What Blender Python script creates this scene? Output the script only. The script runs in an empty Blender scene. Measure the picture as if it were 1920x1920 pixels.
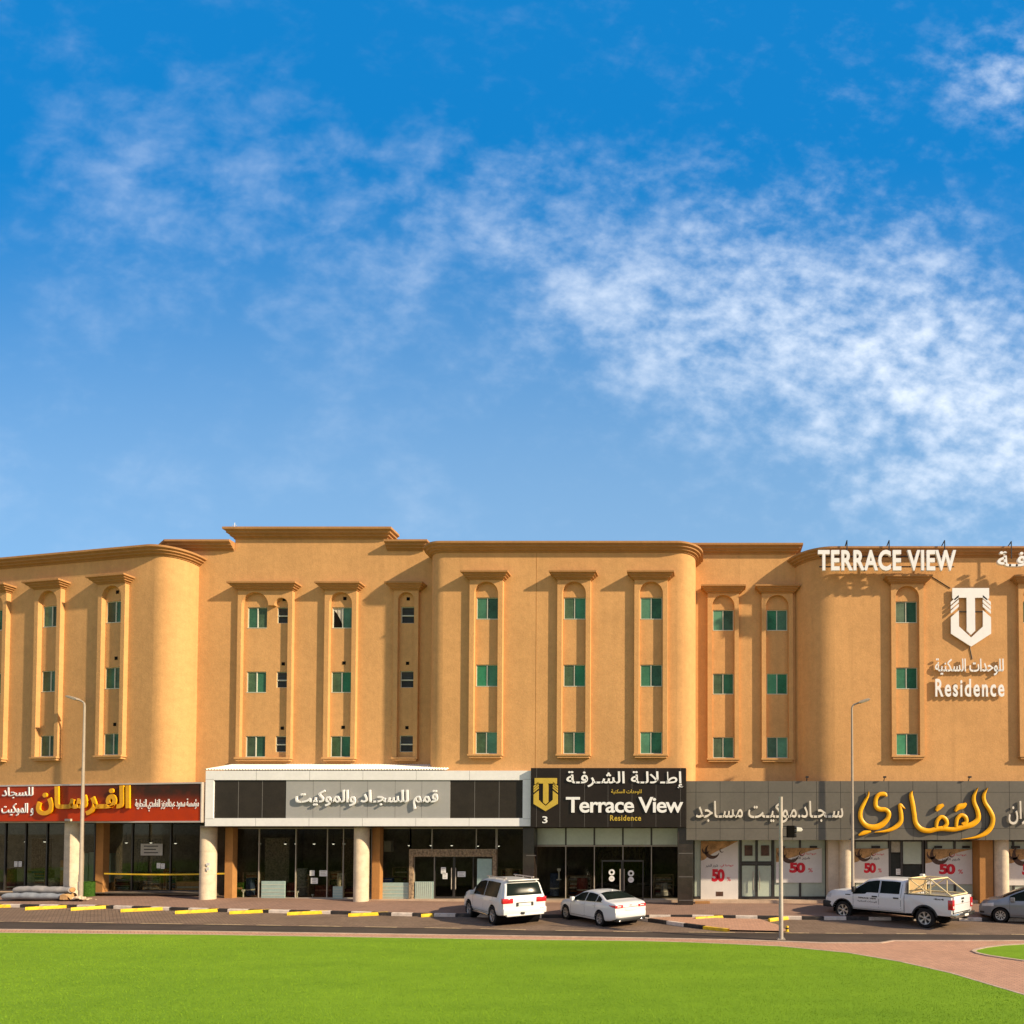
import bpy, bmesh, math, random
import numpy as np
from mathutils import Vector, Matrix, Quaternion
random.seed(7)
R = math.radians
SC = bpy.context.scene
COL = SC.collection

# ------------------------------------------------------------------ camera
FPX, XP, YP, CH = 1150.0, 1330.0, 1536.0, 4.05      # focal length and axis of the photograph (1920 px wide)
PITCH = R(1.2)
cam = bpy.data.cameras.new("camera")
cam.sensor_width = 36
cam.lens = 36 * FPX / 1920
cam.shift_x = (960 - XP) / 1920
cam.shift_y = (YP - 960) / 1920
cam.clip_end = 6000
camo = bpy.data.objects.new("camera", cam)
COL.objects.link(camo)
camo.location = (0, 0, CH)
camo.rotation_euler = (R(90) + PITCH, 0, 0)
SC.camera = camo

# ------------------------------------------------------------------ light
SUN_EL, SUN_AZ = 27.5, 111.0        # azimuth clockwise from +Y
to_sun = Vector((math.sin(R(SUN_AZ)) * math.cos(R(SUN_EL)), math.cos(R(SUN_AZ)) * math.cos(R(SUN_EL)), math.sin(R(SUN_EL))))
sl = bpy.data.lights.new("sun", 'SUN')
sl.energy = 5.0
sl.angle = R(1.3)
sl.color = (1.0, 0.82, 0.57)
so = bpy.data.objects.new("sun", sl)
COL.objects.link(so)
so.rotation_euler = to_sun.to_track_quat('Z', 'Y').to_euler()
so.location = (60, -30, 60)
SC.view_settings.view_transform = 'Standard'
SC.view_settings.look = 'None'
SC.view_settings.exposure = 0.56
SC.view_settings.gamma = 1


class NT:
    """small helper for node trees"""
    def __init__(s, tree):
        s.t = tree

    def n(s, typ, **kw):
        nd = s.t.nodes.new(typ)
        for k, v in kw.items():
            setattr(nd, k, v)
        return nd

    def l(s, a, b):
        s.t.links.new(a, b)

    def put(s, sock, v):
        if hasattr(v, 'is_output'):
            s.l(v, sock)
        elif v is not None:
            sock.default_value = v

    def m(s, op, a, b=None, c=None, clamp=False):
        nd = s.n('ShaderNodeMath', operation=op, use_clamp=clamp)
        s.put(nd.inputs[0], a)
        s.put(nd.inputs[1], b)
        s.put(nd.inputs[2], c)
        return nd.outputs[0]

    def noise(s, vec, scale, detail=3, rough=.55, dist=0):
        nd = s.n('ShaderNodeTexNoise')
        nd.inputs['Scale'].default_value = scale
        nd.inputs['Detail'].default_value = detail
        nd.inputs['Roughness'].default_value = rough
        nd.inputs['Distortion'].default_value = dist
        if vec is not None:
            s.l(vec, nd.inputs['Vector'])
        return nd.outputs['Fac']

    def mapr(s, v, a, b, c=0., d=1., smooth=True):
        nd = s.n('ShaderNodeMapRange', interpolation_type='SMOOTHSTEP' if smooth else 'LINEAR')
        s.put(nd.inputs[0], v)
        for i, q in enumerate((a, b, c, d)):
            s.put(nd.inputs[i + 1], q)
        return nd.outputs[0]

    def mix(s, f, a, b, blend='MIX'):
        nd = s.n('ShaderNodeMix', data_type='RGBA', blend_type=blend)
        s.put(nd.inputs[0], f)
        for i, v in ((6, a), (7, b)):
            if isinstance(v, (tuple, list)):
                v = (*v[:3], 1)
            s.put(nd.inputs[i], v)
        return nd.outputs[2]


world = bpy.data.worlds.new("World")
SC.world = world
world.use_nodes = True
wt = NT(world.node_tree)
wt.t.nodes.clear()
sky = wt.n('ShaderNodeTexSky', sky_type='NISHITA')
sky.sun_disc = False
sky.sun_elevation = R(SUN_EL)
sky.sun_rotation = R(SUN_AZ)
sky.altitude = 10
sky.air_density = 1.0
sky.dust_density = 0.6
sky.ozone_density = 2.2
tc = wt.n('ShaderNodeTexCoord')
sp = wt.n('ShaderNodeSeparateXYZ')
wt.l(tc.outputs['Generated'], sp.inputs[0])
dx, dy, dz = sp.outputs
dyc = wt.m('MAXIMUM', dy, 0.08)
u = wt.m('DIVIDE', dx, dyc)
v = wt.m('DIVIDE', dz, dyc)
dzc = wt.m('MAXIMUM', dz, 0.05)
cp = wt.n('ShaderNodeCombineXYZ')
wt.l(wt.m('DIVIDE', dx, dzc), cp.inputs[0])
wt.l(wt.m('DIVIDE', dy, dzc), cp.inputs[1])
P2 = cp.outputs[0]                      # cloud deck coordinates
mp = wt.n('ShaderNodeMapping')
mp.inputs['Rotation'].default_value = (0, 0, R(22))
mp.inputs['Scale'].default_value = (.95, 1.3, 1)
cuv = wt.n('ShaderNodeCombineXYZ')
wt.l(u, cuv.inputs[0])
wt.l(v, cuv.inputs[1])
wt.l(cuv.outputs[0], mp.inputs[0])
PM = mp.outputs[0]
# a diagonal bank of altocumulus, a thin veil in the west, thick in the east
vc = wt.m('SUBTRACT', wt.m('MULTIPLY_ADD', u, -.30, .862), wt.m('MULTIPLY', wt.m('MULTIPLY', u, u), .13))
east = wt.mapr(u, -.95, .45)
width = wt.m('MULTIPLY_ADD', east, .12, .23)
big = wt.noise(PM, 2.3, 4, .55)
off = wt.m('MULTIPLY', wt.m('SUBTRACT', big, .5), .42)
dist = wt.m('ABSOLUTE', wt.m('ADD', wt.m('SUBTRACT', v, vc), off))
band = wt.mapr(wt.m('DIVIDE', dist, width), 1.25, 0.0)
band = wt.m('MULTIPLY', band, wt.m('MULTIPLY_ADD', east, .64, .40))
band = wt.m('MULTIPLY', band, wt.mapr(u, -1.35, -.95))
eu = wt.m('DIVIDE', wt.m('SUBTRACT', u, .55), .24)
ev = wt.m('DIVIDE', wt.m('SUBTRACT', v, 1.26), .13)
tuft = wt.mapr(wt.m('SQRT', wt.m('ADD', wt.m('MULTIPLY', eu, eu), wt.m('MULTIPLY', ev, ev))), 1.2, .0, 0, .8)
band = wt.m('MAXIMUM', band, tuft)
fu = wt.m('DIVIDE', wt.m('SUBTRACT', u, -.80), .52)
fv = wt.m('DIVIDE', wt.m('SUBTRACT', v, 1.16), .24)
faint = wt.mapr(wt.m('SQRT', wt.m('ADD', wt.m('MULTIPLY', fu, fu), wt.m('MULTIPLY', fv, fv))), 1.3, .0, 0, .22)
band = wt.m('MAXIMUM', band, faint)
lowe = wt.m('MULTIPLY', wt.mapr(v, .80, .52), wt.mapr(u, .0, .55))
wisps = wt.m('MULTIPLY', wt.mapr(wt.noise(PM, 1.3, 4, .6, .5), .42, .72), .20)
cover = wt.m('MAXIMUM', band, wt.m('MAXIMUM', wisps, wt.m('MULTIPLY', lowe, .56)))
puff = wt.noise(PM, 27.0, 4, .58, 0)
mid = wt.noise(PM, 9.5, 4, .6, .15)
soft = wt.noise(PM, 3.2, 4, .55, .2)
tex = wt.m('ADD', wt.m('ADD', wt.m('MULTIPLY', puff, .40), wt.m('MULTIPLY', mid, .36)), wt.m('MULTIPLY', soft, .24))
smooth_t = wt.m('ADD', wt.m('MULTIPLY', mid, .45), wt.m('MULTIPLY', soft, .55))
tex = wt.m('ADD', wt.m('MULTIPLY', tex, wt.mapr(u, -.75, .25, .25, 1.)), wt.m('MULTIPLY', smooth_t, wt.mapr(u, -.75, .25, .75, 0.)))
tex = wt.m('MULTIPLY_ADD', wt.m('SUBTRACT', tex, .5), 1.65, .5)
thr = wt.m('MULTIPLY_ADD', cover, -.30, .63)
dens = wt.mapr(wt.m('SUBTRACT', tex, thr), -.16, .54)
dens = wt.m('MULTIPLY', dens, wt.m('MULTIPLY_ADD', cover, .85, .16), clamp=True)
skc = wt.n('ShaderNodeHueSaturation')
skc.inputs['Hue'].default_value = .5
skc.inputs['Saturation'].default_value = 1.3
skc.inputs['Value'].default_value = 1.0
wt.l(sky.outputs[0], skc.inputs['Color'])
skm = wt.mix(1.0, skc.outputs[0], (.20, 2.15, 3.05), 'MULTIPLY')
veil = wt.mapr(v, 1.15, .36, 0, 1)
ramp = wt.mix(veil, (.10, 2.75, 7.2), (3.5, 6.0, 8.7))
skv = wt.mix(.85, skm, ramp)
# warm fill added to the unseen sky behind the viewer, stronger low down
hind_fill = wt.m('MULTIPLY', wt.mapr(dy, .12, -.35), wt.mapr(dz, .95, .25, .25, .65))
skv = wt.mix(hind_fill, skv, (10.0, 8.3, 6.9))
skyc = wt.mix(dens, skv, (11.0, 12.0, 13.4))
bg = wt.n('ShaderNodeBackground')
bg.inputs['Strength'].default_value = .060
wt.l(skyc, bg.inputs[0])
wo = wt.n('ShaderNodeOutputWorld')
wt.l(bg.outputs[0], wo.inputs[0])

# ------------------------------------------------------------------ helpers: picture measurements -> places
CPI, SPI = math.cos(PITCH), math.sin(PITCH)


def P(x, y, Y):
    """point at depth Y metres in front of the camera station that a photograph measurement refers to"""
    a, b = (x - XP) / FPX, (YP - y) / FPX
    t = Y / (CPI - b * SPI)
    return a * t, CH + t * (b * CPI + SPI)


def zg(X):
    return .3 * min(1, max(0, (-X - 8) / 22))


def G(x, y, dz=0):
    a, b = (x - XP) / FPX, (YP - y) / FPX
    X = 0
    for _ in range(6):
        t = (zg(X) + dz - CH) / (b * CPI + SPI)
        X = a * t
    return X, t * (CPI - b * SPI)


class Wall:
    """a vertical plane: u along it, v out of it (towards the street), w up"""
    def __init__(s, ox, oy, ang=0):
        s.o = (ox, oy)
        s.e = (math.cos(R(ang)), math.sin(R(ang)))
        s.nrm = (s.e[1], -s.e[0])

    def __call__(s, u, v, w):
        return (s.o[0] + u * s.e[0] + v * s.nrm[0], s.o[1] + u * s.e[1] + v * s.nrm[1], w)

    def at(s, x, y, v=0):
        a, b = (x - XP) / FPX, (YP - y) / FPX
        d = (a, CPI - b * SPI, b * CPI + SPI)
        o = (s.o[0] + v * s.nrm[0], s.o[1] + v * s.nrm[1])
        t = (o[0] * s.nrm[0] + o[1] * s.nrm[1]) / (d[0] * s.nrm[0] + d[1] * s.nrm[1])
        px, py = d[0] * t, d[1] * t
        return (px - o[0]) * s.e[0] + (py - o[1]) * s.e[1], CH + t * d[2]


ORG = {}


def origin(o):
    return ORG.get(o.name, Vector((0, 0, 0))) if o else Vector((0, 0, 0))


def tag(o, label=None, cat=None, group=None, kind=None):
    if label:
        o['label'] = label
    if cat:
        o['category'] = cat
    if group:
        o['group'] = group
    if kind:
        o['kind'] = kind
    return o


def thing(name, loc, label, cat, group=None, rz=0):
    o = bpy.data.objects.new(name, None)
    COL.objects.link(o)
    o.empty_display_size = .2
    o.location = loc
    o.rotation_euler = (0, 0, rz)
    ORG[o.name] = Vector(loc)
    return tag(o, label, cat, group)


class MB:
    def __init__(s, T=None):
        s.v, s.f, s.mi = [], [], []
        s.T = T
        s.cur = 0

    def add(s, pts):
        i = len(s.v)
        s.v += [tuple(s.T(*p)) if s.T else tuple(p) for p in pts]
        return i

    def face(s, idx):
        s.f.append(tuple(idx))
        s.mi.append(s.cur)

    def poly(s, pts):
        i = s.add(pts)
        s.face(range(i, i + len(pts)))

    def box(s, x0, x1, y0, y1, z0, z1):
        i = s.add([(x, y, z) for z in (z0, z1) for y in (y0, y1) for x in (x0, x1)])
        for q in ((0, 2, 3, 1), (4, 5, 7, 6), (0, 1, 5, 4), (2, 6, 7, 3), (0, 4, 6, 2), (1, 3, 7, 5)):
            s.face([i + k for k in q])
        return s

    def grid(s, rows, closed=False):
        n = len(rows[0])
        i = s.add([p for r in rows for p in r])
        for a in range(len(rows) - 1):
            for b in range(n if closed else n - 1):
                c = (b + 1) % n
                s.face((i + a * n + b, i + a * n + c, i + (a + 1) * n + c, i + (a + 1) * n + b))
        return s

    def tube(s, p0, p1, r0, r1=None, n=10, caps=True):
        r1 = r0 if r1 is None else r1
        p0, p1 = Vector(p0), Vector(p1)
        q = (p1 - p0).to_track_quat('Z', 'Y')
        rows = []
        for p, r in ((p0, r0), (p1, r1)):
            rows.append([p + q @ Vector((r * math.cos(2 * math.pi * k / n), r * math.sin(2 * math.pi * k / n), 0)) for k in range(n)])
        i = len(s.v)
        s.grid(rows, True)
        if caps:
            s.face([i + k for k in reversed(range(n))])
            s.face([i + n + k for k in range(n)])
        return s

    def lathe(s, prof, c=(0, 0, 0), axis='Z', n=20):
        rows = []
        for r, h in prof:
            row = []
            for k in range(n):
                a = 2 * math.pi * k / n
                x, y = r * math.cos(a), r * math.sin(a)
                p = (x, y, h) if axis == 'Z' else (x, h, y)
                row.append((c[0] + p[0], c[1] + p[1], c[2] + p[2]))
            rows.append(row)
        return s.grid(rows, True)

    def prism(s, poly, a0, a1, axis='Y'):
        """polygon in the plane across axis, extruded from a0 to a1"""
        def mk(p, a):
            return (p[0], a, p[1]) if axis == 'Y' else ((p[0], p[1], a) if axis == 'Z' else (a, p[0], p[1]))
        n = len(poly)
        i = s.add([mk(p, a0) for p in poly] + [mk(p, a1) for p in poly])
        s.face([i + k for k in range(n)])
        s.face([i + n + k for k in reversed(range(n))])
        for k in range(n):
            s.face((i + k, i + n + k, i + n + (k + 1) % n, i + (k + 1) % n))
        return s

    def build(s, name, mat, parent=None, local=False, smooth=None, bevel=0, weld=False):
        me = bpy.data.meshes.new(name)
        o0 = Vector((0, 0, 0)) if local else origin(parent)
        me.from_pydata([tuple(Vector(p) - o0) for p in s.v], [], s.f)
        for m_ in (mat if isinstance(mat, (list, tuple)) else [mat]):
            me.materials.append(m_)
        me.polygons.foreach_set('material_index', s.mi)
        bm = bmesh.new()
        bm.from_mesh(me)
        if weld:
            bmesh.ops.remove_doubles(bm, verts=bm.verts, dist=.0005)
        bmesh.ops.recalc_face_normals(bm, faces=bm.faces)
        if bevel:
            bmesh.ops.bevel(bm, geom=[e for e in bm.edges if len(e.link_faces) == 2 and e.calc_face_angle(0) > .6], offset=bevel, segments=2, affect='EDGES', profile=.5)
        bm.to_mesh(me)
        bm.free()
        if smooth is not None:
            me.polygons.foreach_set('use_smooth', [True] * len(me.polygons))
            me.set_sharp_from_angle(angle=R(smooth))
        me.update()
        o = bpy.data.objects.new(name, me)
        COL.objects.link(o)
        if parent:
            o.parent = parent
            ORG[o.name] = origin(parent)
        return o


# ------------------------------------------------------------------ materials
MATS = {}


def pm(name, col, rough=.6, spec=.35, metal=0, var=.12, vs=3., bump=0, bs=40., dirt=None, coat=0, emit=None):
    """plain procedural material: base colour with two scales of variation, optional bump"""
    m = bpy.data.materials.new(name)
    m.use_nodes = True
    t = NT(m.node_tree)
    b = t.t.nodes['Principled BSDF']
    tcn = t.n('ShaderNodeTexCoord')
    obj = tcn.outputs['Object']
    c = tuple(col)
    if var:
        n1 = t.noise(obj, vs, 4, .6)
        n2 = t.noise(obj, vs * 9, 3, .6)
        f = t.m('MULTIPLY_ADD', n1, .65, t.m('MULTIPLY', n2, .35))
        lo = tuple(x * (1 - var) for x in c)
        hi = tuple(min(1, x * (1 + var)) for x in c)
        cc = t.mix(t.mapr(f, .35, .65), lo, hi)
        if dirt:
            cc = t.mix(t.m('MULTIPLY', t.mapr(t.noise(obj, dirt[1], 5, .65), .5, .75), dirt[2]), cc, dirt[0])
        t.l(cc, b.inputs['Base Color'])
    else:
        b.inputs['Base Color'].default_value = (*c, 1)
    b.inputs['Roughness'].default_value = rough
    b.inputs['Metallic'].default_value = metal
    b.inputs['Specular IOR Level'].default_value = spec
    if coat:
        b.inputs['Coat Weight'].default_value = coat
        b.inputs['Coat Roughness'].default_value = .04
    if emit:
        b.inputs['Emission Color'].default_value = (*emit[:3], 1)
        b.inputs['Emission Strength'].default_value = emit[3]
    if bump:
        bn = t.n('ShaderNodeBump')
        bn.inputs['Strength'].default_value = bump
        bn.inputs['Distance'].default_value = .02
        t.l(t.noise(obj, bs, 4, .6), bn.inputs['Height'])
        t.l(bn.outputs[0], b.inputs['Normal'])
    MATS[name] = m
    return m


def geo_mat(name, rough=.8, spec=.25):
    m = bpy.data.materials.new(name)
    m.use_nodes = True
    t = NT(m.node_tree)
    b = t.t.nodes['Principled BSDF']
    b.inputs['Roughness'].default_value = rough
    b.inputs['Specular IOR Level'].default_value = spec
    g = t.n('ShaderNodeNewGeometry')
    return m, t, b, g.outputs['Position']


def stucco(name, col):
    m, t, b, pos = geo_mat(name, .9, .15)
    n1 = t.noise(pos, .35, 4, .6)
    n2 = t.noise(pos, 3.2, 5, .7)
    n3 = t.noise(pos, 16, 3, .6)
    ms = t.n('ShaderNodeMapping')
    ms.inputs['Scale'].default_value = (3.5, 3.5, .16)
    t.l(pos, ms.inputs[0])
    n4 = t.noise(ms.outputs[0], 1, 4, .6)
    f = t.m('ADD', t.m('ADD', t.m('MULTIPLY', n1, .3), t.m('MULTIPLY', n2, .33)), t.m('ADD', t.m('MULTIPLY', n3, .22), t.m('MULTIPLY', n4, .15)))
    c = t.mix(t.mapr(f, .36, .66), tuple(x * .86 for x in col), tuple(x * 1.11 for x in col))
    ms2 = t.n('ShaderNodeMapping')
    ms2.inputs['Scale'].default_value = (1.6, 1.6, .07)
    t.l(pos, ms2.inputs[0])
    st = t.m('MULTIPLY', t.mapr(t.noise(ms2.outputs[0], 1, 5, .65), .54, .74), t.mapr(n1, .4, .65))
    c = t.mix(t.m('MULTIPLY', st, .30), c, tuple(x * .55 for x in col))
    t.l(c, b.inputs['Base Color'])
    bn = t.n('ShaderNodeBump')
    bn.inputs['Strength'].default_value = .5
    bn.inputs['Distance'].default_value = .022
    t.l(t.m('ADD', t.m('MULTIPLY', t.noise(pos, 9, 6, .7), 1.), t.m('MULTIPLY', t.noise(pos, 45, 2, .5), .4)), bn.inputs['Height'])
    t.l(bn.outputs[0], b.inputs['Normal'])
    return m


def paver(name, c1, c2, mortar, ang, sx, sy, stain=.25):
    m, t, b, pos = geo_mat(name, .85, .2)
    mpn = t.n('ShaderNodeMapping')
    mpn.inputs['Rotation'].default_value = (0, 0, R(ang))
    t.l(pos, mpn.inputs[0])
    br = t.n('ShaderNodeTexBrick')
    t.l(mpn.outputs[0], br.inputs['Vector'])
    br.inputs['Scale'].default_value = 1
    br.inputs['Brick Width'].default_value = sx
    br.inputs['Row Height'].default_value = sy
    br.inputs['Mortar Size'].default_value = .008
    br.inputs['Color1'].default_value = (*c1, 1)
    br.inputs['Color2'].default_value = (*c2, 1)
    br.inputs['Mortar'].default_value = (*mortar, 1)
    br.inputs['Bias'].default_value = 0
    n = t.noise(pos, .7, 5, .65)
    c = t.mix(t.m('MULTIPLY', t.mapr(n, .42, .72), stain), br.outputs['Color'], tuple(x * .45 for x in c1))
    n2 = t.noise(pos, 6, 4, .6)
    c = t.mix(t.m('MULTIPLY', t.mapr(n2, .5, .8), .25), c, tuple(min(1, x * 1.5) for x in c1))
    t.l(c, b.inputs['Base Color'])
    bn = t.n('ShaderNodeBump')
    bn.inputs['Strength'].default_value = .5
    bn.inputs['Distance'].default_value = .01
    t.l(t.m('MULTIPLY', br.outputs['Fac'], -1), bn.inputs['Height'])
    t.l(bn.outputs[0], b.inputs['Normal'])
    return m


M = {}
WALLC = (.60, .325, .130)
M['wall'] = stucco('stucco', WALLC)
M['trim'] = stucco('trim_stucco', (.42, .215, .085))  # wall stucco darkened, so cornices and hoods carry some painted shade
M['pier'] = stucco('pier_paint', (.42, .205, .07))
M['stone'] = pm('column_stone', (.62, .50, .36), .75, .25, var=.14, vs=2.5, bump=.2, bs=30)
M['beige'] = pm('beige_tile', (.60, .48, .35), .55, .4, var=.1, vs=2)
M['frame_w'] = pm('window_frame_paint', (.56, .55, .44), .5, .3, var=.05)
M['black'] = pm('black_void', (.006, .005, .004), .9, .1, var=0)
M['dark'] = pm('dark_plastic', (.02, .02, .02), .5, .4, var=.2)
M['darkmetal'] = pm('dark_metal_frame', (.035, .03, .027), .4, .5, var=.15)
M['steel'] = pm('galvanised_steel', (.40, .35, .29), .5, .4, .15, var=.12, vs=2)
M['pole'] = pm('pole_paint', (.33, .275, .215), .55, .3, 0, var=.1, vs=1.2)
M['white'] = pm('white_paint', (.80, .75, .66), .45, .4, var=.06, vs=.8)
M['whitesign'] = pm('white_cladding', (.81, .785, .76), .4, .45, var=.05, vs=.6)
M['letter'] = pm('white_letter', (.82, .81, .79), .4, .4, var=.03)
M['steel_letter'] = pm('chrome_letter', (.74, .67, .56), .35, .5, .15, var=.1, vs=4)
M['gold'] = pm('gold_letter', (.52, .36, .05), .45, .3, 0, var=.08)
M['gold_big'] = pm('amber_letter', (.86, .40, .004), .4, .3, 0, var=.10, vs=1.5)
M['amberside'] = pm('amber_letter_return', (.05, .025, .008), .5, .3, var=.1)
M['blacksign'] = pm('black_cladding', (.017, .012, .009), .4, .25, var=.15, vs=.8)
M['darkpanel'] = pm('charcoal_panel', (.028, .022, .016), .45, .25, var=.15, vs=1.2)
M['greypanel'] = pm('silver_grey_panel', (.35, .34, .325), .45, .3, 0, var=.04, vs=.8)
M['greysign'] = pm('grey_cladding', (.130, .118, .098), .5, .25, 0, var=.08, vs=.7)
M['joint'] = pm('panel_joint', (.03, .028, .025), .8, .2, var=0)
M['jointlight'] = pm('light_panel_joint', (.14, .13, .12), .6, .3, var=0)
M['corrug'] = pm('corrugated_roof', (.80, .77, .68), .5, .4, var=.06)
M['alu'] = pm('aluminium_trim', (.60, .52, .45), .4, .5, .4, var=.05)
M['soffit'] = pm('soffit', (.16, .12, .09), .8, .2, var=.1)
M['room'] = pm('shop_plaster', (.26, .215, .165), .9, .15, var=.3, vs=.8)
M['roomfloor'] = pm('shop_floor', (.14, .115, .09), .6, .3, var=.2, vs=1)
M['plinth'] = pm('plinth_stone', (.50, .36, .25), .7, .3, var=.15, vs=2)
M['wood'] = pm('carved_door_frame', (.30, .21, .13), .7, .3, var=.5, vs=9, bump=.6, bs=24)
M['frost'] = pm('frosted_panel', (.33, .44, .40), .3, .4, var=.10, vs=1.0)
M['frost2'] = pm('pale_green_glass', (.43, .49, .40), .22, .5, var=.08, vs=.7)
M['paper'] = pm('paper', (.78, .77, .74), .7, .2, var=.05)
M['board'] = pm('grey_board', (.42, .40, .36), .7, .2, var=.12)
M['yellow'] = pm('yellow_paint', (.78, .50, .02), .55, .35, var=.16, vs=5, dirt=((.22, .16, .06), 3, .55))
M['kerbw'] = pm('white_kerb_paint', (.66, .56, .47), .7, .25, var=.15, vs=4, dirt=((.22, .18, .15), 3, .5))
M['kerbb'] = pm('black_kerb_paint', (.035, .03, .028), .7, .25, var=.3, vs=4, dirt=((.16, .13, .1), 3, .5))
M['line'] = pm('worn_line_paint', (.46, .34, .20), .8, .2, var=.3, vs=5, dirt=((.16, .12, .09), 4, .7))
M['concrete'] = pm('edging_concrete', (.50, .37, .27), .85, .2, var=.16, vs=3)
M['carpet'] = pm('grey_carpet', (.29, .275, .27), .95, .1, var=.12, vs=5, bump=.4, bs=60)
M['carpetb'] = pm('blue_grey_carpet', (.25, .265, .29), .95, .1, var=.12, vs=5, bump=.4, bs=60)
M['cardboard'] = pm('cardboard', (.52, .30, .13), .9, .1, var=.2, vs=5)
M['rubble'] = pm('pale_rubble', (.55, .42, .29), .95, .1, var=.3, vs=6)
M['turf'] = pm('artificial_turf', (.035, .085, .012), .95, .1, var=.4, vs=14)
M['bag'] = pm('plastic_bag', (.80, .78, .76), .35, .4, var=.06)
M['red'] = pm('poster_red', (.62, .015, .03), .5, .3, var=.06)
M['posterw'] = pm('poster_white', (.68, .64, .60), .45, .35, var=.05, vs=1.5)
M['postertan'] = pm('poster_tan', (.44, .25, .10), .5, .3, var=.45, vs=3)
M['posterbrown'] = pm('poster_brown', (.085, .045, .03), .5, .3, var=.4, vs=6)
M['ink'] = pm('dark_ink', (.05, .045, .045), .6, .3, var=0)
M['tape'] = pm('yellow_tape', (.70, .44, .02), .5, .3, var=.1, vs=3)
M['lamp'] = pm('lamp_lens', (.8, .8, .75), .3, .5, var=0, emit=(1, .95, .82, 1.2))
M['tyre'] = pm('tyre_rubber', (.018, .017, .016), .85, .2, var=.25, vs=8)
M['liner'] = pm('wheel_well', (.008, .008, .008), .95, .05, var=0)
M['rim'] = pm('alloy_rim', (.50, .49, .47), .32, .5, .7, var=.1)
M['carglass'] = pm('car_glass', (.010, .015, .013), .12, .03, var=.3, vs=2)
M['carwhite'] = pm('white_car_paint', (.70, .69, .66), .3, .5, var=.03, vs=1.5, coat=.5)
M['carwhite2'] = pm('pearl_white_car_paint', (.69, .69, .68), .3, .5, var=.03, vs=1.5, coat=.5)
M['carsilver'] = pm('silver_car_paint', (.21, .23, .26), .3, .5, .3, var=.05, vs=1.5, coat=.7)
M['taill'] = pm('tail_light_lens', (.50, .012, .016), .15, .6, var=.2, vs=9, coat=.5)
M['taillw'] = pm('reverse_light_lens', (.75, .70, .66), .15, .6, var=.1)
M['headl'] = pm('head_light_lens', (.55, .56, .56), .1, .7, var=.1, coat=.6)
M['chrome'] = pm('chrome', (.62, .60, .56), .15, .6, .95, var=.06)
M['plate'] = pm('number_plate', (.78, .75, .68), .4, .4, var=.08, vs=10)
M['rack'] = pm('cream_rack_paint', (.82, .66, .36), .5, .35, var=.1, vs=3)
M['mesh'] = pm('tan_mesh', (.42, .29, .14), .8, .2, var=.2, vs=20)
M['seam'] = pm('door_gap', (.10, .10, .105), .8, .1, var=0)
M['green1'] = pm('bright_green_glass', (.045, .215, .115), .3, .16, var=.18, vs=1.2)
M['green2'] = pm('deep_green_glass', (.028, .13, .068), .25, .16, var=.3, vs=1.6)
M['green3'] = pm('screened_green_glass', (.055, .105, .055), .5, .2, var=.3, vs=2.2)
for k_ in ('green1', 'green2', 'green3'):
    t_n = NT(M[k_].node_tree)
    b_ = t_n.t.nodes['Principled BSDF']
    src = b_.inputs['Base Color'].links[0].from_socket
    oi = t_n.n('ShaderNodeObjectInfo')
    hs = t_n.n('ShaderNodeHueSaturation')
    t_n.l(t_n.mapr(oi.outputs['Random'], 0, 1, .62, 1.3, False), hs.inputs['Value'])
    t_n.l(t_n.mapr(t_n.m('FRACT', t_n.m('MULTIPLY', oi.outputs['Random'], 7.3)), 0, 1, .7, 1.08, False), hs.inputs['Saturation'])
    t_n.l(src, hs.inputs['Color'])
    t_n.l(hs.outputs[0], b_.inputs['Base Color'])
M['louvre'] = pm('grey_louvre', (.075, .078, .07), .4, .4, var=.15, vs=4)
M['smoke'] = pm('smoked_glass', (.026, .03, .028), .25, .15, var=.2)
M['tilewood'] = pm('dark_stone_tile', (.03, .022, .018), .25, .5, var=.3, vs=2)
M['curtain'] = pm('curtain', (.45, .42, .36), .9, .1, var=.2, vs=6)
M['brownbox'] = pm('brown_ceramic', (.22, .09, .06), .5, .4, var=.4, vs=5)
M['rugred'] = pm('dark_red_rug', (.13, .04, .03), .95, .1, var=.5, vs=9)
M['bluebox'] = pm('blue_plastic', (.02, .05, .28), .4, .4, var=.1)


def glass_mat(name, tint, glossmix=1.0):
    m = bpy.data.materials.new(name)
    m.use_nodes = True
    t = NT(m.node_tree)
    t.t.nodes.clear()
    tr = t.n('ShaderNodeBsdfTransparent')
    tr.inputs[0].default_value = (*tint, 1)
    gl = t.n('ShaderNodeBsdfGlossy')
    gl.inputs['Roughness'].default_value = .02
    gl.inputs['Color'].default_value = (.9, .95, .92, 1)
    fr = t.n('ShaderNodeFresnel')
    fr.inputs[0].default_value = 1.5
    mx = t.n('ShaderNodeMixShader')
    t.l(t.m('MULTIPLY', fr.outputs[0], glossmix), mx.inputs[0])
    t.l(tr.outputs[0], mx.inputs[1])
    t.l(gl.outputs[0], mx.inputs[2])
    out = t.n('ShaderNodeOutputMaterial')
    t.l(mx.outputs[0], out.inputs[0])
    return m


M['glass'] = glass_mat('shop_glass', (.78, .78, .72), .08)


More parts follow.
